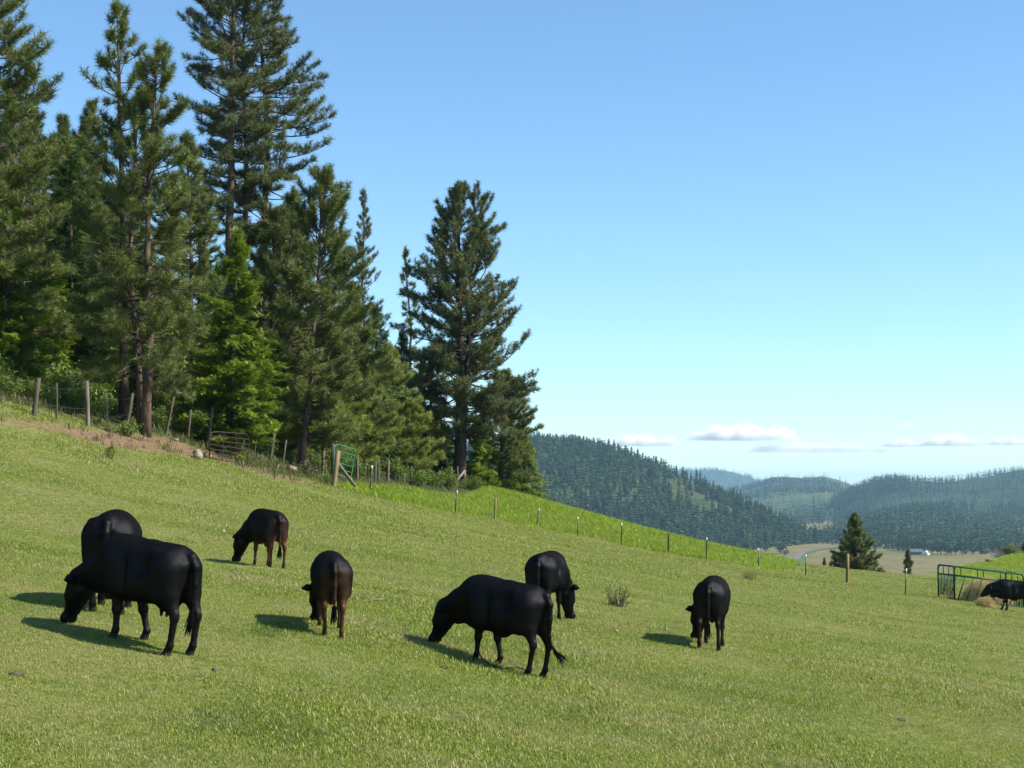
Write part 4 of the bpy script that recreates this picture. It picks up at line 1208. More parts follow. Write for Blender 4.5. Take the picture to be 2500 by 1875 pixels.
gate('rusty_gate', 'rusty brown tubular gate leaning in the old fence on the left', [(513, 1053), (608, 1060), (605, 1136), (511, 1117)], 5, 2, 0.021, 'rust', hit(511, 1120, 40, 80)[1] - 0.3, hit(605, 1140, 40, 80)[1] - 0.2)

# ------------------------------------------------------------------ rocks, sticks, lumps
def lump(name, label, cat, p, size, seed, mat, group=None):
    r = rng(seed)
    n, m_ = 9, 6
    v = [(0, 0, 1)]
    for j in range(1, m_):
        for i in range(n):
            th, ph = math.pi * j / m_, 2 * math.pi * (i + 0.5 * (j % 2)) / n
            v.append((math.sin(th) * math.cos(ph), math.sin(th) * math.sin(ph), math.cos(th)))
    v.append((0, 0, -1))
    f = []
    for i in range(n):
        f.append((0, 1 + i, 1 + (i + 1) % n))
        for j in range(m_ - 2):
            a, b_ = 1 + j * n + i, 1 + j * n + (i + 1) % n
            f += [(a, a + n, b_ + n), (a, b_ + n, b_)]
        e = 1 + (m_ - 2) * n
        f.append((e + i, len(v) - 1, e + (i + 1) % n))
    v = np.array(v, float)
    v *= (0.62 + 0.6 * r.random(len(v)))[:, None]
    v = v * np.array(size) / 2
    o_ = mesh_obj(name, v, f, M[mat], None, p + np.array((0, 0, size[2] * 0.3)))
    o_.rotation_euler = (0, 0, seed)
    return tag(o_, label, cat, group)
lump('boulder', 'large pale rock at the foot of the bare bank by the rusty gate', 'rock', hit(483, 1121), (0.36, 0.34, 0.40), 1, 'rock')
lump('clay_lump', 'orange brown clod beside the large pale rock', 'rock', hit(506, 1119), (0.28, 0.3, 0.3), 2, 'clay')
lump('stone', 'white stone on the bank above the large pale rock', 'rock', hit(427, 1076), (0.25, 0.15, 0.12), 3, 'rock')
lump('clay_lump', 'brown earth lump on the bank left of the green gate', 'rock', hit(711, 1152), (0.5, 0.4, 0.3), 4, 'clay')
for i, (px, py, sz) in enumerate(((965, 1252, 0.10), (1627, 1540, 0.09), (1504, 1545, 0.09), (545, 1300, 0.10)  )):
    lump('stone', ('pale stone in the upper pasture below the steel posts', 'pale chip lying on the edge of the rightmost cow shadow', 'pale tuft like stone left of the rightmost cow shadow', 'pale stone in the grass left of the brown calf with head out')[i], 'stone', hit(px, py), (sz, sz * 0.7, sz * 0.7), 10 + i, 'rock')
for i, (px, py, sz) in enumerate(((1085, 1632, 0.25), (40, 1648, 0.3), (525, 1640, 0.16), (1490, 1607, 0.14), (880, 1302, 0.2), (1660, 1576, 0.22), (2200, 1760, 0.3), (1350, 1310, 0.2), (740, 1690, 0.2))):
    lump('dung_pat', ('brown dung pat below the head of the black cow in the middle', 'brown dung pat at the left edge of the pasture', 'small dung pat below the large black cow', 'small dark dung pat left of the rightmost cow', 'dung pat in the upper pasture above the brown calves',
                      'dung pat in front of the rightmost cow', 'dung pat in the bottom right of the pasture', 'dung pat near the steel post fence', 'small dung pat in the foreground grass')[i], 'dung pat', hit(px, py) - np.array((0, 0, 0.005)), (sz * 0.55, sz * 0.5, 0.05), 30 + i, 'dung')
def stick(name, label, cat, pix, rad, mat, lift=0.03):
    pts = np.array([hit(*a) + np.array((0, 0, lift)) for a in pix])
    o_ = pts[0].copy()
    mb = MB(); mb.tube(pts - o_, np.linspace(rad, rad * 0.6, len(pts)), 6)
    return tag(mb.build(name, M[mat], None, o_, smooth=True), label, cat)
stick('hose', 'black hose lying in the grass under the black cow in the middle', 'hose', [(1168, 1605), (1178, 1618), (1195, 1632), (1220, 1640), (1245, 1641), (1262, 1638), (1278, 1645), (1290, 1650)], 0.013, 'hose', 0.05)
stick('dead_stick', 'bent pale stick in the grass right of the brown calf seen from behind', 'stick', [(880, 1466), (905, 1472), (925, 1472), (942, 1471), (950, 1480)], 0.008, 'deadwood', 0.05)
stick('dead_stick', 'thin dark twig in the grass between the two brown calves', 'stick', [(560, 1400), (575, 1407), (590, 1415), (610, 1428)], 0.007, 'deadwood', 0.05)
b = hit(668, 1171)
mb = MB(); mb.tube([(0, 0, -0.05), (px2m(6, b[1]), 0, px2m(20, b[1])), (px2m(12, b[1]), 0, px2m(38, b[1]))], [0.025, 0.022, 0.015], 6)
tag(mb.build('stake', M['greywood'], None, b), 'short bleached stake leaning at the edge of the bare bank', 'stake')

# ------------------------------------------------------------------ hay feeder
c0 = hit(2331, 1467, 60, 95)
D = c0[1]
sc = px2m(1, D)
f_ = thing('hay_feeder', 'green tubular hay feeder filled with hay on the right slope', 'hay feeder', c0)
def gv(x, y):
    return np.array((x, y, g1(c0[0] + x, c0[1] + y) - c0[2]))
fx_ = lambda px, dd: (px - 1250) / F * (D + dd) - c0[0]
LX = fx_(2492, 0.8)
A0 = np.zeros(3); B0 = gv(fx_(2492, 0.8), 0.8); C0 = gv(fx_(2285, 1.9), 1.9); D0_ = gv(fx_(2285, 1.9) + LX, 2.7)
pl = np.array([A0, B0, D0_, C0])
slope = (B0[2]) / LX
ht = 83 * sc
def panel(a, b_, h, bars, nslant, end):
    """one side of the feeder: round top rail, mid rail, bottom rail and skirt, slanted bars"""
    up = np.array((0, 0, 1.0))
    mid = h * 0.74
    cc = 0.16
    d = b_ - a
    du = d / np.linalg.norm(d)
    mb = MB()
    mb.tube([a + up * -0.05, a + up * (h - cc), a + up * (h - cc * 0.3) + du * cc * 0.3, a + up * h + du * cc, b_ + up * h - du * cc, b_ + up * (h - cc * 0.3) - du * cc * 0.3, b_ + up * (h - cc), b_ - up * 0.05], 0.042, 8)
    mb.build('panel_frame', M['feeder'], f_, smooth=True)
    mb = MB(); mb.tube([a + up * mid, b_ + up * mid], 0.036, 8); mb.build('rail', M['feeder'], f_, smooth=True)
    mb = MB(); mb.tube([a + up * 0.08, b_ + up * 0.08], 0.036, 8); mb.build('rail', M['feeder'], f_, smooth=True)
    for i in range(bars):
        q = a + d * (i + 1) / (bars + 1)
        mb = MB(); mb.tube([q + up * mid, q + up * h], 0.022, 6); mb.build('upright', M['feeder'], f_, smooth=True)
    for i in range(nslant):
        q0 = a + d * (i + 0.35) / nslant
        q1 = a + d * min(1, (i + 0.35) / nslant + (0.0 if end else 0.11))
        mb = MB(); mb.tube([q0 + up * 0.08, q1 + up * mid], 0.024 if end else 0.026, 6); mb.build('slanted_bar', M['feeder'], f_, smooth=True)
    n = np.cross(d, up); n /= np.linalg.norm(n)
    q = [a + up * 0.06, b_ + up * 0.06, b_ - up * 0.12, a - up * 0.12]
    v = [x + n * s_ * 0.008 for s_ in (-1, 1) for x in q]
    mb = MB(); mb.add(v, [(0, 1, 2, 3), (7, 6, 5, 4), (0, 4, 5, 1), (1, 5, 6, 2), (2, 6, 7, 3), (3, 7, 4, 0)]); mb.build('skirt_panel', M['feeder'], f_)
panel(A0, B0, ht, 2, 8, False)
panel(C0, D0_, ht, 2, 8, False)
panel(C0, A0, ht, 2, 11, True)
panel(D0_, B0, ht, 2, 11, True)

def hay(name, label, p, size, seed, n, cat='hay'):
    r = rng(seed)
    mb = MB()
    # lumpy core
    nu, nv = 18, 9
    th = np.linspace(0, 2 * math.pi, nu, endpoint=False)
    core = []
    for j in range(nv):
        a = j / (nv - 1) * math.pi / 2
        rr = math.cos(a)
        for t in th:
            k = 0.85 + 0.15 * math.sin(t * 3 + seed) + 0.1 * r.random()
            core.append((math.cos(t) * rr * size[0] * k, math.sin(t) * rr * size[1] * k, math.sin(a) * size[2] * (0.85 + 0.15 * r.random()) - 0.05))
    idx = np.arange(nu * nv).reshape(nv, nu)
    q = np.stack([idx[:-1], np.roll(idx[:-1], -1, 1), np.roll(idx[1:], -1, 1), idx[1:]], -1).reshape(-1, 4)
    mb.add(core, q, 0.5)
    u = r.normal(size=(n, 3)); u[:, 2] = np.abs(u[:, 2]); u /= np.linalg.norm(u, axis=1, keepdims=True)
    b = u * np.array(size) * (0.85 + 0.22 * r.random(n))[:, None]
    d = r.normal(size=(n, 3)) + u * 0.5; d[:, 2] *= 0.7; d /= np.linalg.norm(d, axis=1, keepdims=True)
    s = np.cross(d, r.normal(size=(n, 3))); s /= np.linalg.norm(s, axis=1, keepdims=True)
    L = (0.08 + 0.16 * r.random(n))[:, None]
    v = np.stack([b - d * L - s * 0.006, b - d * L + s * 0.006, b + d * L], 1).reshape(-1, 3)
    mb.add(v, np.arange(3 * n).reshape(-1, 3), np.repeat(0.2 + 0.7 * r.random(n), 3))
    return tag(mb.build(name, M['hay'], None, p), label, cat)
mid = (A0 + B0 + C0 + D0_) / 4
hay('hay_pile', 'heap of tan hay inside the green feeder', c0 + mid + np.array((0.25, -0.1, -0.05)), (1.2, 0.85, 1.22), 3, 6000)
q_ = hit(2406, 1482, 60, 90)
hay('hay_pile', 'loose tan hay spilled in front of the feeder under the eating cow', q_ + np.array((0, 0.1, -0.03)), (0.38, 0.3, 0.42), 4, 1500)
hay('hay_pile', 'thin layer of hay along the left end of the feeder', c0 + (A0 + C0) / 2 + np.array((0.1, 0.1, 0)), (0.4, 0.5, 0.2), 6, 900)

# ------------------------------------------------------------------ cattle
def surface_nets(f, org, h):
    s = f < 0
    c = np.zeros(tuple(n - 1 for n in f.shape), np.int8)
    for dx in (0, 1):
        for dy in (0, 1):
            for dz in (0, 1):
                c += s[dx:s.shape[0] - 1 + dx, dy:s.shape[1] - 1 + dy, dz:s.shape[2] - 1 + dz]
    act = (c > 0) & (c < 8)
    ix = np.argwhere(act)
    num = -np.ones(act.shape, np.int64)
    num[act] = np.arange(len(ix))
    acc = np.zeros((len(ix), 3)); cnt = np.zeros(len(ix))
    corners = [(0, 0, 0), (1, 0, 0), (0, 1, 0), (1, 1, 0), (0, 0, 1), (1, 0, 1), (0, 1, 1), (1, 1, 1)]
    for a in range(8):
        for b in range(a + 1, 8):
            ca, cb = np.array(corners[a]), np.array(corners[b])
            if np.abs(ca - cb).sum() != 1: continue
            fa = f[tuple((ix + ca).T)]; fb = f[tuple((ix + cb).T)]
            cr = (fa < 0) != (fb < 0)
            t = np.where(cr, fa / np.where(cr, fa - fb, 1), 0)
            p = ca + (cb - ca) * t[:, None]
            acc[cr] += p[cr]; cnt[cr] += 1
    v = (ix + acc / cnt[:, None]) * h + org
    faces = []
    for ax in range(3):
        o1, o2 = [(1, 2), (2, 0), (0, 1)][ax]
        sl0 = [slice(None)] * 3; sl1 = [slice(None)] * 3
        sl0[ax] = slice(0, -1); sl1[ax] = slice(1, None)
        s0, s1 = s[tuple(sl0)], s[tuple(sl1)]
        e = np.argwhere(s0 != s1)
        e = e[(e[:, o1] > 0) & (e[:, o2] > 0) & (e[:, o1] < f.shape[o1] - 1) & (e[:, o2] < f.shape[o2] - 1)]
        q = []
        for d1, d2 in ((0, 0), (1, 0), (1, 1), (0, 1)):
            k = e.copy(); k[:, o1] -= d1; k[:, o2] -= d2
            q.append(num[tuple(k.T)])
        q = np.stack(q, -1)
        flip = s0[tuple(e.T)]
        q[~flip] = q[~flip][:, ::-1]
        faces.append(q)
    return v, np.concatenate(faces)

def smin(a, b, k):
    h = np.clip(0.5 + 0.5 * (b - a) / k, 0, 1)
    return b * (1 - h) + a * h - k * h * (1 - h)

def BX(x):
    return 0.4 + (x - 0.4) * 0.87 if x < 0.4 else x

def cow_mat(name, base, second, mix_lo, mix_hi):
    m, ns, ls = new_mat(name)
    n = noise(ns, ls, 5, 4, 0.6, coord='obj')
    hair = math_n(ns, ls, 'ADD', noise(ns, ls, 150, 2, 0.7, stretch=(1, 1, 0.3), coord='obj'), math_n(ns, ls, 'MULTIPLY', noise(ns, ls, 9, 3, 0.6, coord='obj'), 0.2))
    zone = attr(ns, 'zone')
    k = math_n(ns, ls, 'ADD', math_n(ns, ls, 'MULTIPLY', n, 0.6), math_n(ns, ls, 'SUBTRACT', zone, 0.3))
    c = mixc(ns, ls, ramp(ns, ls, k, [(mix_lo, (0, 0, 0)), (mix_hi, (1, 1, 1))]), base, second)
    c = mixc(ns, ls, attr(ns, 'hoof'), c, (0.035, 0.028, 0.022))
    bp = ns.new('ShaderNodeBump'); bp.inputs['Strength'].default_value = 0.35; bp.inputs['Distance'].default_value = 0.02
    ls.new(hair, bp.inputs['Height'])
    df = ns.new('ShaderNodeBsdfDiffuse'); ls.new(c, df.inputs[0]); ls.new(bp.outputs[0], df.inputs['Normal'])
    gl_ = ns.new('ShaderNodeBsdfGlossy'); gl_.inputs['Roughness'].default_value = 0.42; gl_.inputs[0].default_value = (0.9, 0.92, 1.0, 1); ls.new(bp.outputs[0], gl_.inputs['Normal'])
    mx = ns.new('ShaderNodeMixShader'); mx.inputs[0].default_value = 0.014
    ls.new(df.outputs[0], mx.inputs[1]); ls.new(gl_.outputs[0], mx.inputs[2])
    out(ns, ls, mx.outputs[0])
    return m
M['cow_black'] = cow_mat('black_hide', (0.0035, 0.0032, 0.0032), (0.007, 0.0055, 0.0045), 0.4, 0.9)
M['cow_brown'] = cow_mat('dark_brown_hide', (0.0055, 0.004, 0.0035), (0.080, 0.033, 0.015), 0.22, 0.72)
M['cow_mid'] = cow_mat('black_brown_hide', (0.0045, 0.004, 0.0036), (0.022, 0.010, 0.006), 0.4, 0.9)
M['eye'] = simple_mat('eye', (0.004, 0.003, 0.003), (0.01, 0.008, 0.006), 4, 0.1, 0.5)
M['tag_'] = simple_mat('ear_tag', (0.5, 0.42, 0.2), (0.6, 0.5, 0.25), 4, 0.4, 0.4)

def cow(label, px, py, psi, Hpx, mat='cow_black', head_turn=0, head_dx=0.0, width=1.0, belly=1.0, legs=((0, 0), (0, 0), (0, 0), (0, 0)),
        udder=False, tail=None, leg_r=1.0, depth=0.96, res=0.017, name='cow', cat='cow', head='graze', muzzle_z=0.0, neck=1.0, hind_bend=0.0, D=None):
    """psi: heading, 0 = to the left of the photo, 90 = away from the camera. legs: (dx, dy) of FL FR HL HR feet."""
    base = hit(px, py) if D is None else at_depth(px, D)
    H = px2m(Hpx, base[1])
    s = H / 1.31
    a = R(psi)
    fw = np.array((-math.cos(a), math.sin(a), 0.0)); lf = np.array((-math.sin(a), -math.cos(a), 0.0))
    gz = lambda p: g1(p[0], p[1])
    pf, pb = base + fw * 0.45 * s, base - fw * 0.65 * s
    pit = (gz(pf) - gz(pb)) / (1.10 * s) * 0.55
    fwd = np.array((fw[0], fw[1], pit)); fwd /= np.linalg.norm(fwd)
    upv = np.cross(fwd, lf); upv /= np.linalg.norm(upv)
    if upv[2] < 0: upv = -upv
    Rm = np.stack([fwd, lf, upv], -1)
    def gl(x, y):
        w = base + Rm @ np.array((x, y, 0)) * s
        return (gz(w) - w[2]) / (s * upv[2])
    leg_r *= 0.92
    width *= 0.96
    prims = []          # (kind, data, k); 's' carves
    def cx_(p):
        p = np.array(p, float); p[0] = BX(p[0]); return p
    def E(c_, r_, k=0.07): prims.append(('e', cx_(c_), np.array((r_[0] * (0.9 if c_[0] < 0.3 else 1), r_[1], r_[2])), k))
    def SUB(c_, r_, k=0.08): prims.append(('s', cx_(c_), np.array(r_, float), k))
    def C(p, q, r1, r2, k=0.05): prims.append(('c', cx_(p), cx_(q), (r1, r2), k))
    w = width
    E((-0.05, 0, 0.90 + 0.36 * (1 - depth)), (0.68, 0.315 * w, 0.365 * depth)); E((0.34, 0, 0.91 + 0.36 * (1 - depth)), (0.34, 0.265 * w, 0.40 * depth), 0.1); E((-0.52, 0, 0.98), (0.38, 0.265 * w, 0.29), 0.1)
    E((-0.06, 0, 0.765 + 0.45 * (1 - depth)), (0.56, 0.315 * w, 0.215 * belly), 0.12)
    C((0.42, 0, 1.205), (-0.1, 0, 1.20), 0.08, 0.08, 0.12); C((-0.1, 0, 1.20), (-0.66, 0, 1.20), 0.08, 0.08, 0.12)
    for sd in (1, -1):
        E((-0.43, sd * 0.225 * w, 1.165), (0.085, 0.055, 0.065), 0.05)
        C((-0.62, sd * 0.13 * w, 1.12), (-0.84, sd * 0.10 * w, 1.06), 0.12, 0.07, 0.06)
    C((-0.70, 0, 1.19), (-0.90, 0, 1.17), 0.075, 0.055, 0.06)
    lz = {}
    for n_, (sx, sd) in enumerate((('f', 1), ('f', -1), ('h', 1), ('h', -1))):
        dx, dy = legs[n_]
        y0 = sd * 0.175 * (0.6 + 0.4 * w)
        if sx == 'f':
            fx, fy = 0.40 + dx, y0 + dy; g = gl(fx, fy); lr = leg_r
            kn = np.array((0.37 + dx * 0.55, y0 + dy * 0.5, 0.39 + g * 0.6)); fe = np.array((fx - 0.005, fy, 0.125 + g)); ho = np.array((fx + 0.035, fy, 0.045 + g))
            C((0.38, sd * 0.17 * w, 1.0), (0.32, sd * 0.20 * w, 0.70), 0.165, 0.11, 0.1); C((0.32, sd * 0.19 * w, 0.70), kn, 0.10 * lr, 0.056 * lr, 0.05)
            C(kn, kn + np.array((0.012, 0, 0)), 0.06 * lr, 0.056 * lr, 0.03)
            C(kn, fe, 0.047 * lr, 0.037 * lr, 0.03); C(fe, ho, 0.045 * lr, 0.05 * lr, 0.03); C(ho + np.array((0.0, 0, -0.02)), ho + np.array((0.035, 0, -0.022)), 0.05 * lr, 0.04 * lr, 0.02)
        else:
            fx, fy = -0.78 + dx, y0 + dy; g = gl(BX(fx), fy); lr = leg_r
            hk = np.array((-0.845 + dx * 0.75 - hind_bend * 0.05, y0 + dy * 0.6, 0.475 + g * 0.75)); fe = np.array((fx - 0.015, fy, 0.13 + g)); ho = np.array((fx + 0.03, fy, 0.045 + g))
            C((-0.56, sd * 0.15 * w, 1.0), (-0.56 + dx * 0.3, sd * 0.2 * w, 0.70), 0.19, 0.125, 0.1)
            C((-0.68, sd * 0.15 * w, 0.98), (-0.72 + dx * 0.3, sd * 0.175 * w, 0.72), 0.165, 0.12, 0.08); C((-0.70 + dx * 0.3, sd * 0.17 * w, 0.72), hk, 0.118 * (0.6 + 0.4 * lr), 0.052 * lr, 0.06)
            C(hk + np.array((-0.03, 0, 0.04)), hk, 0.036 * lr, 0.054 * lr, 0.03)
            C(hk, fe, 0.047 * lr, 0.038 * lr, 0.03); C(fe, ho, 0.047 * lr, 0.05 * lr, 0.03); C(ho + np.array((0.0, 0, -0.02)), ho + np.array((0.035, 0, -0.022)), 0.05 * lr, 0.04 * lr, 0.02)
    E((0.52, 0, 0.68), (0.22, 0.14, 0.18), 0.1)
    # neck and head
    ht = R(head_turn)
    def turn(p, f=1.0):
        p = np.array(p, float); c_, s_ = math.cos(ht * f), math.sin(ht * f)
        q = p - np.array((0.42, 0, 0))
        return np.array((0.42 + q[0] * c_ - q[1] * s_, q[0] * s_ + q[1] * c_, p[2]))
    if head == 'graze':
        n1, n2, poll = (0.56, 0, 1.03), (0.85 * neck, 0, 0.87), (1.05 + head_dx, 0, 0.64)
        mz = np.array((1.27 + head_dx, 0, 0.10))
        mzt = turn(mz); mzt[2] = 0.025 + gl(mzt[0], mzt[1]) + muzzle_z
        polt = turn(poll); polt[2] += gl(polt[0], polt[1]) * 0.8 + muzzle_z * 0.8
    else:
        n1, n2, poll = (0.52, 0, 1.02), (0.80, 0, 0.98), (1.02, 0, 0.93)
        mzt = turn((1.34, 0, 0.56)); polt = turn(poll)
    C((0.40, 0, 0.98), n1, 0.28, 0.265, 0.12); C(n1, turn(n2, 0.6), 0.245, 0.205, 0.1); C(turn(n2, 0.6), polt, 0.205, 0.155, 0.08)
    C(turn((0.60, 0, 0.74), 0.3), turn((0.90, 0, 0.62), 0.7), 0.13, 0.10, 0.10)
    dv = mzt - polt; Lh = np.linalg.norm(dv); dv /= Lh
    side = turn((0.42, 1.0, 0)) - np.array((0.42, 0, 0)); side[2] = 0; side /= np.linalg.norm(side)
    nrm = np.cross(side, dv)           # towards the forehead
    if nrm[0] * math.cos(ht) + nrm[1] * math.sin(ht) < 0: nrm = -nrm
    def hd(t, n_, sd=0.0): return polt + dv * Lh * t + nrm * n_ + side * sd
    for sd in (1, -1):
        C(hd(0.05, 0.02, sd * 0.04), hd(0.42, 0.015, sd * 0.05), 0.13, 0.108, 0.05)
        C(hd(0.2, -0.09, sd * 0.03), hd(0.7, -0.05, sd * 0.02), 0.115, 0.07, 0.05)
    C(hd(0.4, 0.01), hd(0.88, 0.0), 0.108, 0.08, 0.05); C(hd(0.92, 0.0, 0.04), hd(0.92, 0.0, -0.04), 0.082, 0.082, 0.03)
    for sd in (1, -1):
        e0, e1 = hd(0.05, -0.015, sd * 0.11), hd(0.05, -0.04, sd * 0.23) + np.array((0, 0, 0.04))
        e2 = hd(0.07, -0.06, sd * 0.315) + np.array((0, 0, 0.05))
        C(e0, e1, 0.04, 0.06, 0.03); C(e1, e2, 0.06, 0.025, 0.02)
        C(hd(0.35, 0.045, sd * 0.085), hd(0.37, 0.045, sd * 0.095), 0.036, 0.03, 0.03)
    if udder:
        E((-0.50, 0, 0.58), (0.18, 0.14, 0.13), 0.06)
        for sx_ in (-0.56, -0.45):
            for sd in (1, -1): C((sx_, sd * 0.06, 0.5), (sx_, sd * 0.065, 0.41), 0.026, 0.018, 0.02)
    else:
        E((-0.02, 0, 0.53), (0.16, 0.06, 0.08), 0.08)
    for sd in (1, -1):
        SUB((-0.26, sd * 0.40 * w, 1.02), (0.15, 0.135, 0.16))
        SUB((0.10, sd * 0.40 * w, 0.90), (0.05, 0.115, 0.30))
        SUB((0.60, sd * 0.40, 0.92), (0.07, 0.17, 0.22))
    tl = tail or [(-0.90, 0, 1.16), (-0.985, 0, 1.06), (-1.0, 0.0, 0.85), (-0.99, 0.0, 0.62), (-0.975, 0, 0.48)]
    tr_ = np.linspace(0.05, 0.02, len(tl))
    for i in range(len(tl) - 1): C(tl[i], tl[i + 1], tr_[i], tr_[i + 1], 0.03)
    lo = np.min([np.minimum(p[1], p[2] if p[0] == 'c' else p[1]) for p in prims if p[0] != 's'], 0) - 0.12
    hi = np.max([np.maximum(p[1], p[2] if p[0] == 'c' else p[1]) for p in prims if p[0] != 's'], 0) + 0.12
    for p in prims:
        if p[0] == 's': pass
        elif p[0] == 'e': lo = np.minimum(lo, p[1] - p[2] - 0.06); hi = np.maximum(hi, p[1] + p[2] + 0.06)
        else:
            rr = max(p[3]); lo = np.minimum(lo, np.minimum(p[1], p[2]) - rr - 0.05); hi = np.maximum(hi, np.maximum(p[1], p[2]) + rr + 0.05)
    n = np.ceil((hi - lo) / res).astype(int) + 1
    ax = [lo[i] + np.arange(n[i]) * res for i in range(3)]
    f = np.full(tuple(n), 1.0, np.float32)
    for p in prims:
        k = p[-1]
        if p[0] in 'es': l_, h_ = p[1] - p[2] - k - 0.08, p[1] + p[2] + k + 0.08
        else: rr = max(p[3]) + k + 0.08; l_, h_ = np.minimum(p[1], p[2]) - rr, np.maximum(p[1], p[2]) + rr
        sl = tuple(slice(max(0, int((l_[i] - lo[i]) / res)), min(n[i], int((h_[i] - lo[i]) / res) + 2)) for i in range(3))
        X = ax[0][sl[0]][:, None, None].astype(np.float32); Y = ax[1][sl[1]][None, :, None].astype(np.float32); Z = ax[2][sl[2]][None, None, :].astype(np.float32)
        if p[0] in 'es':
            c_, r_ = p[1], p[2]
            qx, qy, qz = np.abs(X - c_[0]) / r_[0], np.abs(Y - c_[1]) / r_[1], np.abs(Z - c_[2]) / r_[2]
            pw = 2.7 if r_[0] > 0.3 else 2.0
            k0 = (qx ** pw + qy ** pw + qz ** pw) ** (1 / pw) + 1e-6
            qx, qy, qz = (X - c_[0]) / r_[0], (Y - c_[1]) / r_[1], (Z - c_[2]) / r_[2]
            kk = np.sqrt(qx ** 2 + qy ** 2 + qz ** 2) + 1e-6
            k1 = np.sqrt((qx / r_[0]) ** 2 + (qy / r_[1]) ** 2 + (qz / r_[2]) ** 2) + 1e-6
            d_ = kk * (k0 - 1) / k1
        else:
            A, B = p[1], p[2]; ab = B - A; L2 = ab @ ab + 1e-9
            t = np.clip(((X - A[0]) * ab[0] + (Y - A[1]) * ab[1] + (Z - A[2]) * ab[2]) / L2, 0, 1)
            d_ = np.sqrt((X - A[0] - t * ab[0]) ** 2 + (Y - A[1] - t * ab[1]) ** 2 + (Z - A[2] - t * ab[2]) ** 2) - (p[3][0] + t * (p[3][1] - p[3][0]))
        f[sl] = -smin(-f[sl], d_, k) if p[0] == 's' else smin(f[sl], d_, k)
    v, q = surface_nets(f, lo, res)
    gzv = np.zeros(len(v))
    glow = np.array([gl(x, y) for x, y in ((0.4, 0.17), (0.4, -0.17), (-0.78, 0.17), (-0.78, -0.17))])
    legidx = np.where(v[:, 0] > -0.2, np.where(v[:, 1] > 0, 0, 1), np.where(v[:, 1] > 0, 2, 3))
    hz = v[:, 2] - glow[legidx]
    hoof = smoothstep(0.085, 0.06, hz) * (np.abs(v[:, 0] - 0.4) < 0.35) + smoothstep(0.085, 0.06, hz) * (v[:, 0] < -0.3)
    zone = np.clip(smoothstep(0.75, 0.3, hz) * 0.6 + smoothstep(-0.55, -0.85, v[:, 0]) * 0.55 * smoothstep(0.1, 0.4, np.abs(v[:, 1]) + 0.2) + smoothstep(1.15, 0.6, v[:, 2]) * 0.25, 0, 1) * (1 - 0.85 * smoothstep(0.5, 0.75, v[:, 0]) * (hz > 0.02))
    root = thing(name, label, cat, base, 'black cattle grazing on the pasture')
    wv = (v * s) @ Rm.T
    body = mesh_obj('body', wv, q, M[mat], root, smooth=True, attrs={'zone': zone, 'hoof': np.clip(hoof, 0, 1)})
    # tail switch
    r = rng(int(px))
    mb = MB()
    e = cx_(tl[-1]); d0 = e - cx_(tl[-2]); d0 /= np.linalg.norm(d0)
    for i in range(40):
        d = d0 + r.normal(size=3) * 0.13; d /= np.linalg.norm(d)
        L = 0.14 + 0.14 * r.random()
        b0 = e + r.normal(size=3) * 0.012 - d0 * 0.05 * r.random()
        bend = np.array((0, 0, -0.04)) if tail is None else r.normal(size=3) * 0.03
        mb.tube([((b0) * s) @ Rm.T, ((b0 + d * L * 0.5) * s) @ Rm.T, ((b0 + d * L + bend) * s) @ Rm.T], [0.008, 0.007, 0.002], 3, False)
    v_, f__, a_ = mb.arrays()
    mesh_obj('tail_switch', v_, f__, M['cow_black'], root, smooth=True, attrs={'zone': np.zeros(len(v_)), 'hoof': np.zeros(len(v_))})
    for sd in (1, -1):
        c_ = hd(0.36, 0.05, sd * 0.108)
        mb = MB()
        uu = np.linspace(0, math.pi, 6)[1:-1]; ph = np.linspace(0, 2 * math.pi, 8, endpoint=False)
        sv = [(0, 0, 1)] + [(math.sin(t) * math.cos(p_), math.sin(t) * math.sin(p_), math.cos(t)) for t in uu for p_ in ph] + [(0, 0, -1)]
        sf = [(0, 1 + i, 1 + (i + 1) % 8) for i in range(8)]
        for j in range(3):
            for i in range(8):
                a1, b1 = 1 + j * 8 + i, 1 + j * 8 + (i + 1) % 8
                sf += [(a1, a1 + 8, b1 + 8), (a1, b1 + 8, b1)]
        sf += [(25 + i, 33, 25 + (i + 1) % 8) for i in range(8)]
        mb.add((np.array(sv) * 0.02 + c_) * s @ Rm.T, sf)
        mb.build('eye', M['eye'], root, smooth=True)
    return root

cow('large black cow grazing broadside at the front left, tail hanging over her udder', 350, 1572, 34, 252, width=1.02, belly=1.12, head_dx=0.16, udder=True, legs=((-0.10, 0.02), (-0.30, 0.0), (0.0, 0.0), (-0.08, 0.02)), leg_r=1.1, res=0.015)
cow('black cow seen from behind with a wide round rump, behind the front left cow', 272, 1488, 82, 236, width=1.12, belly=1.2, head_turn=10, leg_r=1.1)
cow('small brown black calf grazing with its head out to the left, upper pasture', 653, 1385, 62, 139, 'cow_brown', head_dx=0.05, width=0.82, belly=0.75, leg_r=0.84, depth=0.88, head_turn=22, name='calf', cat='calf')
cow('brown black calf seen from behind with its head hidden between its front legs', 808, 1545, 80, 190, 'cow_brown', width=0.92, belly=0.7, leg_r=0.86, depth=0.86, head_turn=12, name='calf', cat='calf', legs=((0, 0), (0, 0), (0.1, -0.03), (-0.02, 0.04)))
cow('black cow grazing broadside in the middle with its tail swung to the right', 1224, 1632, 38, 213, width=0.97, belly=1.0, head_dx=0.08, legs=((-0.05, 0), (-0.27, 0), (0, 0), (-0.05, 0)), res=0.015,
    tail=[(-0.90, 0, 1.16), (-0.985, 0, 1.06), (-1.0, -0.0, 0.85), (-0.99, -0.02, 0.60), (-1.0, -0.06, 0.48), (-1.06, -0.16, 0.36)])
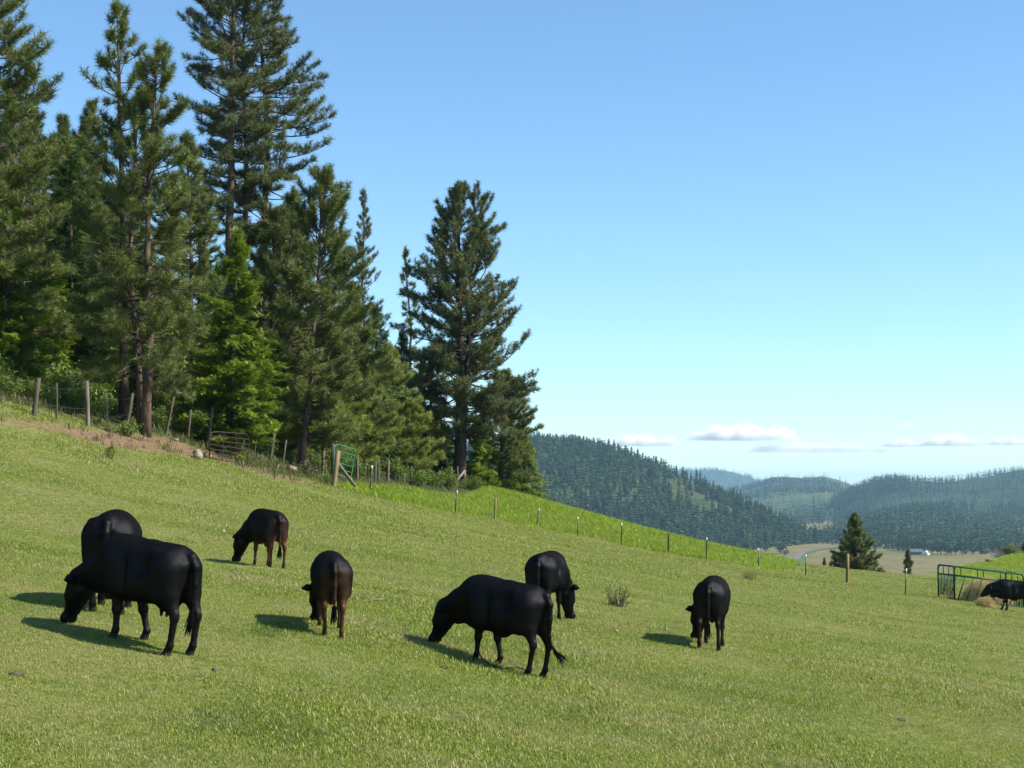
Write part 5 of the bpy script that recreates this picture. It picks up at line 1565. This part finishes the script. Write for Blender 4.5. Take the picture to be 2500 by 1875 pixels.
cow('lean black cow behind the middle one, facing away with an ear sticking out right', 1334, 1515, 103, 164, width=0.92, belly=0.8, head_turn=-16, leg_r=0.86, depth=0.92)
cow('rightmost grazing black cow, seen from behind with its head turned to the left', 1739, 1580, 102, 167, 'cow_mid', width=0.86, belly=0.78, head_turn=30, leg_r=0.86, depth=0.90, legs=((0.05, 0), (-0.1, 0), (-0.05, 0.02), (0.1, 0.0)))
cow('black cow eating hay at the green feeder, cut by the right edge', 2476, 1494, 12, 76, head='eat', width=0.95, res=0.025, legs=((0.10, 0), (-0.14, 0), (0, 0), (-0.1, 0)))

# ------------------------------------------------------------------ grass
def grass_tuft(seed, n, h, w, spread, straw, lo=0.1, hi=0.65):
    r = rng(seed)
    vs, sh = [], []
    for i in range(n):
        b = np.array((r.normal() * spread, r.normal() * spread, -0.01))
        a = r.random() * 6.283
        tilt = 0.15 + 0.65 * r.random()
        L = h * (0.5 + 0.7 * r.random())
        d = np.array((math.cos(a) * math.sin(tilt), math.sin(a) * math.sin(tilt), math.cos(tilt)))
        s = np.array((-math.sin(a), math.cos(a), 0)) * w / 2
        m_ = b + d * L * 0.55
        t = b + d * L + np.array((math.cos(a), math.sin(a), -0.6)) * L * 0.18
        k = 0.75 + 0.25 * r.random() if r.random() < straw else lo + (hi - lo) * r.random()
        vs += [b - s, b + s, m_ + s * 0.8, m_ - s * 0.8, t]
        sh += [k * 0.9] * 2 + [k] * 3
    v = np.array(vs)
    i = np.arange(n) * 5
    f = np.concatenate([np.stack([i, i + 1, i + 2], -1), np.stack([i, i + 2, i + 3], -1), np.stack([i + 3, i + 2, i + 4], -1)])
    return v, f, np.array(sh)

def gn_scatter(name, label, pts, rotz, scl, templates, mat, tilt=None, kind='stuff', cat='grass'):
    col = bpy.data.collections.new(name + '_source')
    for i, (v, f, a) in enumerate(templates):
        col.objects.link(bpy.data.objects.new(name + '_tuft', mesh_data(name + '_tuft', v, f, mat, attrs={'shade': a})))
    me = bpy.data.meshes.new(name)
    me.vertices.add(len(pts))
    me.vertices.foreach_set('co', np.asarray(pts, np.float32).ravel())
    a = me.attributes.new('rot', 'FLOAT_VECTOR', 'POINT')
    rv = np.zeros((len(pts), 3), np.float32); rv[:, 2] = rotz
    a.data.foreach_set('vector', rv.ravel())
    a = me.attributes.new('scl', 'FLOAT', 'POINT'); a.data.foreach_set('value', np.asarray(scl, np.float32))
    a = me.attributes.new('pick', 'INT', 'POINT'); a.data.foreach_set('value', rng(len(pts)).integers(0, len(templates), len(pts)).astype(np.int32))
    me.materials.append(mat)
    o = link(name, me)
    tag(o, label, cat, kind=kind)
    ng = bpy.data.node_groups.new(name, 'GeometryNodeTree')
    ng.interface.new_socket('Geometry', in_out='INPUT', socket_type='NodeSocketGeometry')
    ng.interface.new_socket('Geometry', in_out='OUTPUT', socket_type='NodeSocketGeometry')
    N, Lk = ng.nodes, ng.links
    gi, go = N.new('NodeGroupInput'), N.new('NodeGroupOutput')
    mp = N.new('GeometryNodeMeshToPoints')
    ip = N.new('GeometryNodeInstanceOnPoints')
    ci = N.new('GeometryNodeCollectionInfo')
    ci.inputs['Collection'].default_value = col
    ci.inputs['Separate Children'].default_value = True
    ci.inputs['Reset Children'].default_value = True
    ip.inputs['Pick Instance'].default_value = True
    def na(n_, t_):
        x = N.new('GeometryNodeInputNamedAttribute'); x.data_type = t_; x.inputs[0].default_value = n_
        return x.outputs[0]
    Lk.new(gi.outputs[0], mp.inputs[0]); Lk.new(mp.outputs[0], ip.inputs['Points']); Lk.new(ci.outputs[0], ip.inputs['Instance'])
    Lk.new(na('pick', 'INT'), ip.inputs['Instance Index'])
    Lk.new(na('rot', 'FLOAT_VECTOR'), ip.inputs['Rotation'])
    Lk.new(na('scl', 'FLOAT'), ip.inputs['Scale'])
    Lk.new(ip.outputs[0], go.inputs[0])
    md = o.modifiers.new('scatter', 'NODES')
    md.node_group = ng
    return o

r = rng(77)
def wedge(n, d0, d1, power, half=0.40):
    """points on the ground, thinner with distance"""
    u = r.random(n)
    e = 2 - power
    D = (d0 ** e + (d1 ** e - d0 ** e) * u) ** (1 / e)
    s = (r.random(n) * 2 - 1) * half
    return s * D, D
x, y = wedge(720000, 9.5, 118, 1.75, 0.48)
lz_ = lush_zone(x, y); bz_ = bank_zone(x, y); wz_ = wood_zone(x, y)
keep = (lz_ < 0.2 + 0.6 * r.random(len(x))) & (r.random(len(x)) > bz_ * 0.97) & (wz_ < 0.4) & (y < crest_d(x / y) + 3)
x, y = x[keep], y[keep]
patch = fbm(x, y, 3.5, 21, 4)
sc_ = (0.55 + 0.55 * r.random(len(x))) * np.where(r.random(len(x)) < 0.04, 1.35, 1.0) * (0.72 + 0.6 * smoothstep(0.35, 0.7, patch)) * (0.62 + 0.017 * y)
gn_scatter('pasture_grass', 'short grazed grass with dry straw flecks covering the pasture', np.stack([x, y, ground(x, y)], -1), r.random(len(x)) * 6.283, sc_,
           [grass_tuft(400 + i, 14, 0.05, 0.007, 0.05, (0.08, 0.15, 0.26, 0.12, 0.45, 0.06)[i], 0.0, 0.7) for i in range(6)], M['grass'])
x, y = wedge(230000, 60, 160, 1.0, 0.36)
lz_ = lush_zone(x, y); wz_ = wood_zone(x, y); bz_ = bank_zone(x, y)
keep = (lz_ > 0.22 + 0.7 * r.random(len(x)) * fbm(x, y, 2.2, 63, 3) * 1.6) & (wz_ < 0.5) & (bz_ < 0.3) & (y < crest_d(x / y) + 8)
x, y = x[keep], y[keep]
gn_scatter('tall_grass', 'tall bright green grass on the ungrazed strip beyond the steel posts', np.stack([x, y, ground(x, y)], -1), r.random(len(x)) * 6.283, (0.7 + 0.7 * r.random(len(x))),
           [grass_tuft(500 + i, 14, 0.28, 0.02, 0.10, (0.06, 0.12, 0.25)[i], 0.0, 0.9) for i in range(3)], M['lush'])
# weeds and dry grass on the bank and forest edge
x, y = wedge(60000, 44, 110, 1.0, 0.36)
wz_ = wood_zone(x, y); bz_ = bank_zone(x, y)
keep = ((wz_ > 0.3) & (r.random(len(x)) < 0.5)) | (r.random(len(x)) < bz_ * 0.16)
x, y = x[keep], y[keep]
gn_scatter('bank_weeds', 'dry grass and weeds on the bank and below the trees', np.stack([x, y, ground(x, y)], -1), r.random(len(x)) * 6.283, (0.5 + 0.9 * r.random(len(x))),
           [grass_tuft(600 + i, 14, 0.26, 0.016, 0.10, 0.25, 0.0, 0.7) for i in range(3)], M['drygrass'])
# ranker green tufts in the pasture
cl = []
for px, py, w_, n_ in ((590, 1760, 150, 420), (740, 1800, 60, 160), (1440, 1735, 60, 160), (660, 1540, 60, 200), (1170, 1400, 120, 130), (430, 1320, 40, 60), (880, 1390, 90, 100), (2480, 1720, 40, 90), (300, 1420, 70, 100), (1620, 1530, 70, 120), (1250, 1480, 90, 90), (2000, 1450, 60, 60), (2290, 1500, 110, 120)):
    for i in range(int(n_ * 0.6)):
        p = hit(px + r.normal() * w_ * 0.7, py + r.normal() * w_ * 0.16)
        cl.append(p)
cl = np.array(cl)
gn_scatter('rank_grass', 'darker green tufts of ungrazed grass scattered in the pasture', cl, r.random(len(cl)) * 6.283, 0.7 + 0.6 * r.random(len(cl)),
           [grass_tuft(700 + i, 12, 0.065, 0.007, 0.06, 0.08, 0.1, 0.7) for i in range(3)], M['rank'])

# ------------------------------------------------------------------ clouds and haze
def cloud(label, px0, px1, pyt, pyb, dens, seed, D=24000):
    """a small cumulus of vapour: real volume, flat below and billowing above"""
    c_ = P((px0 + px1) / 2, pyb - (pyb - pyt) * 0.3, D)
    sx, sz = (px1 - px0) / 2 * D / F, (pyb - pyt) * D / F
    sy = max(sz * 1.2, sx * 0.35)
    mb = MB()
    v = np.array([(x * sx * 1.05, y * sy * 1.05, z) for z in (-0.36 * sz, 0.86 * sz) for x, y in ((-1, -0.5), (-0.7, -1), (0.7, -1), (1, -0.5), (1, 0.5), (0.7, 1), (-0.7, 1), (-1, 0.5))])
    f = [(0, k, k + 1) for k in range(1, 7)]
    f = [(a_, c2, b_) for a_, b_, c2 in f] + [(8 + a_, 8 + b_, 8 + c2) for a_, b_, c2 in f]
    for k in range(8):
        q = (k + 1) % 8
        f += [(k, q, 8 + q), (k, 8 + q, 8 + k)]
    m, ns, ls = new_mat('cloud_vapour')
    tc = ns.new('ShaderNodeTexCoord')
    sep = ns.new('ShaderNodeSeparateXYZ'); ls.new(tc.outputs['Object'], sep.inputs[0])
    X = math_n(ns, ls, 'DIVIDE', sep.outputs[0], sx); Y = math_n(ns, ls, 'DIVIDE', sep.outputs[1], sy)
    rr = math_n(ns, ls, 'ADD', math_n(ns, ls, 'MULTIPLY', X, X), math_n(ns, ls, 'MULTIPLY', Y, Y))
    def nz_(scale, detail, st, w):
        nz = ns.new('ShaderNodeTexNoise'); nz.noise_dimensions = '4D'; nz.inputs['W'].default_value = w; nz.inputs['Scale'].default_value = scale; nz.inputs['Detail'].default_value = detail; nz.inputs['Roughness'].default_value = 0.6
        sq = ns.new('ShaderNodeVectorMath'); sq.operation = 'MULTIPLY'; sq.inputs[1].default_value = st
        ls.new(tc.outputs['Object'], sq.inputs[0]); ls.new(sq.outputs[0], nz.inputs['Vector'])
        return nz.outputs[0]
    lump = nz_(1.0 / (sz * 0.85), 2, (1, 1, 0.15), seed * 3.1)          # heights of the billows
    fine = nz_(1.0 / (sz * 0.45), 4, (0.8, 0.8, 1.2), seed * 1.7)
    h = math_n(ns, ls, 'MULTIPLY', math_n(ns, ls, 'SUBTRACT', 1.0, math_n(ns, ls, 'MULTIPLY', rr, rr)), math_n(ns, ls, 'SUBTRACT', math_n(ns, ls, 'MULTIPLY', lump, 2.4), 0.70))
    Z = math_n(ns, ls, 'DIVIDE', sep.outputs[2], 0.72 * sz)
    q = math_n(ns, ls, 'SUBTRACT', h, Z)                                # below the billow top
    q = math_n(ns, ls, 'ADD', q, math_n(ns, ls, 'MULTIPLY', math_n(ns, ls, 'SUBTRACT', fine, 0.5), 1.9))
    base = math_n(ns, ls, 'MULTIPLY', math_n(ns, ls, 'ADD', sep.outputs[2], 0.32 * sz), 2.6 / sz, True)
    q = math_n(ns, ls, 'MULTIPLY', math_n(ns, ls, 'MULTIPLY', q, 2.2, True), base)
    q = math_n(ns, ls, 'MULTIPLY', q, CLOUD_DENSITY * dens)
    pv = ns.new('ShaderNodeVolumePrincipled')
    pv.inputs['Color'].default_value = (1, 1, 1, 1)
    pv.inputs['Anisotropy'].default_value = 0.0
    ls.new(q, pv.inputs['Density'])
    o_ = ns.new('ShaderNodeOutputMaterial'); ls.new(pv.outputs[0], o_.inputs['Volume'])
    return tag(mesh_obj('cloud', v, np.array(f), m, None, c_), label, 'cloud', 'small clouds low over the hills')
cloud('small puffy white cloud over the end of the dark hill', 1480, 1660, 1052, 1090, 1.0, 1)
cloud('largest white cloud, highest of the low bank over the valley', 1680, 1945, 1024, 1076, 1.0, 2)
cloud('long thin faint cloud strip below the largest cloud', 1830, 2160, 1070, 1106, 0.45, 3)
cloud('small white cloud between the faint strip and the right cloud', 2155, 2255, 1064, 1092, 0.9, 4)
cloud('wide white cloud over the right ridge', 2240, 2405, 1050, 1090, 0.8, 5)
cloud('cloud cut by the right edge above the right ridge', 2400, 2530, 1060, 1088, 0.8, 6)
cloud('tiny cloud wisp above the gap between the larger clouds', 2190, 2230, 1026, 1043, 0.6, 7)

m, ns, ls = new_mat('haze')
pv = ns.new('ShaderNodeVolumePrincipled')
pv.inputs['Color'].default_value = (0.42, 0.71, 1.0, 1)
pv.inputs['Density'].default_value = HAZE_DENSITY
pv.inputs['Anisotropy'].default_value = 0.0
o_ = ns.new('ShaderNodeOutputMaterial'); ls.new(pv.outputs[0], o_.inputs['Volume'])
mb = MB(); mb.box((0, 7800, 32), (32000, 17000, 216))
v, f, a = mb.arrays()
hz = mesh_obj('haze', v, f, m)
tag(hz, kind='stuff')
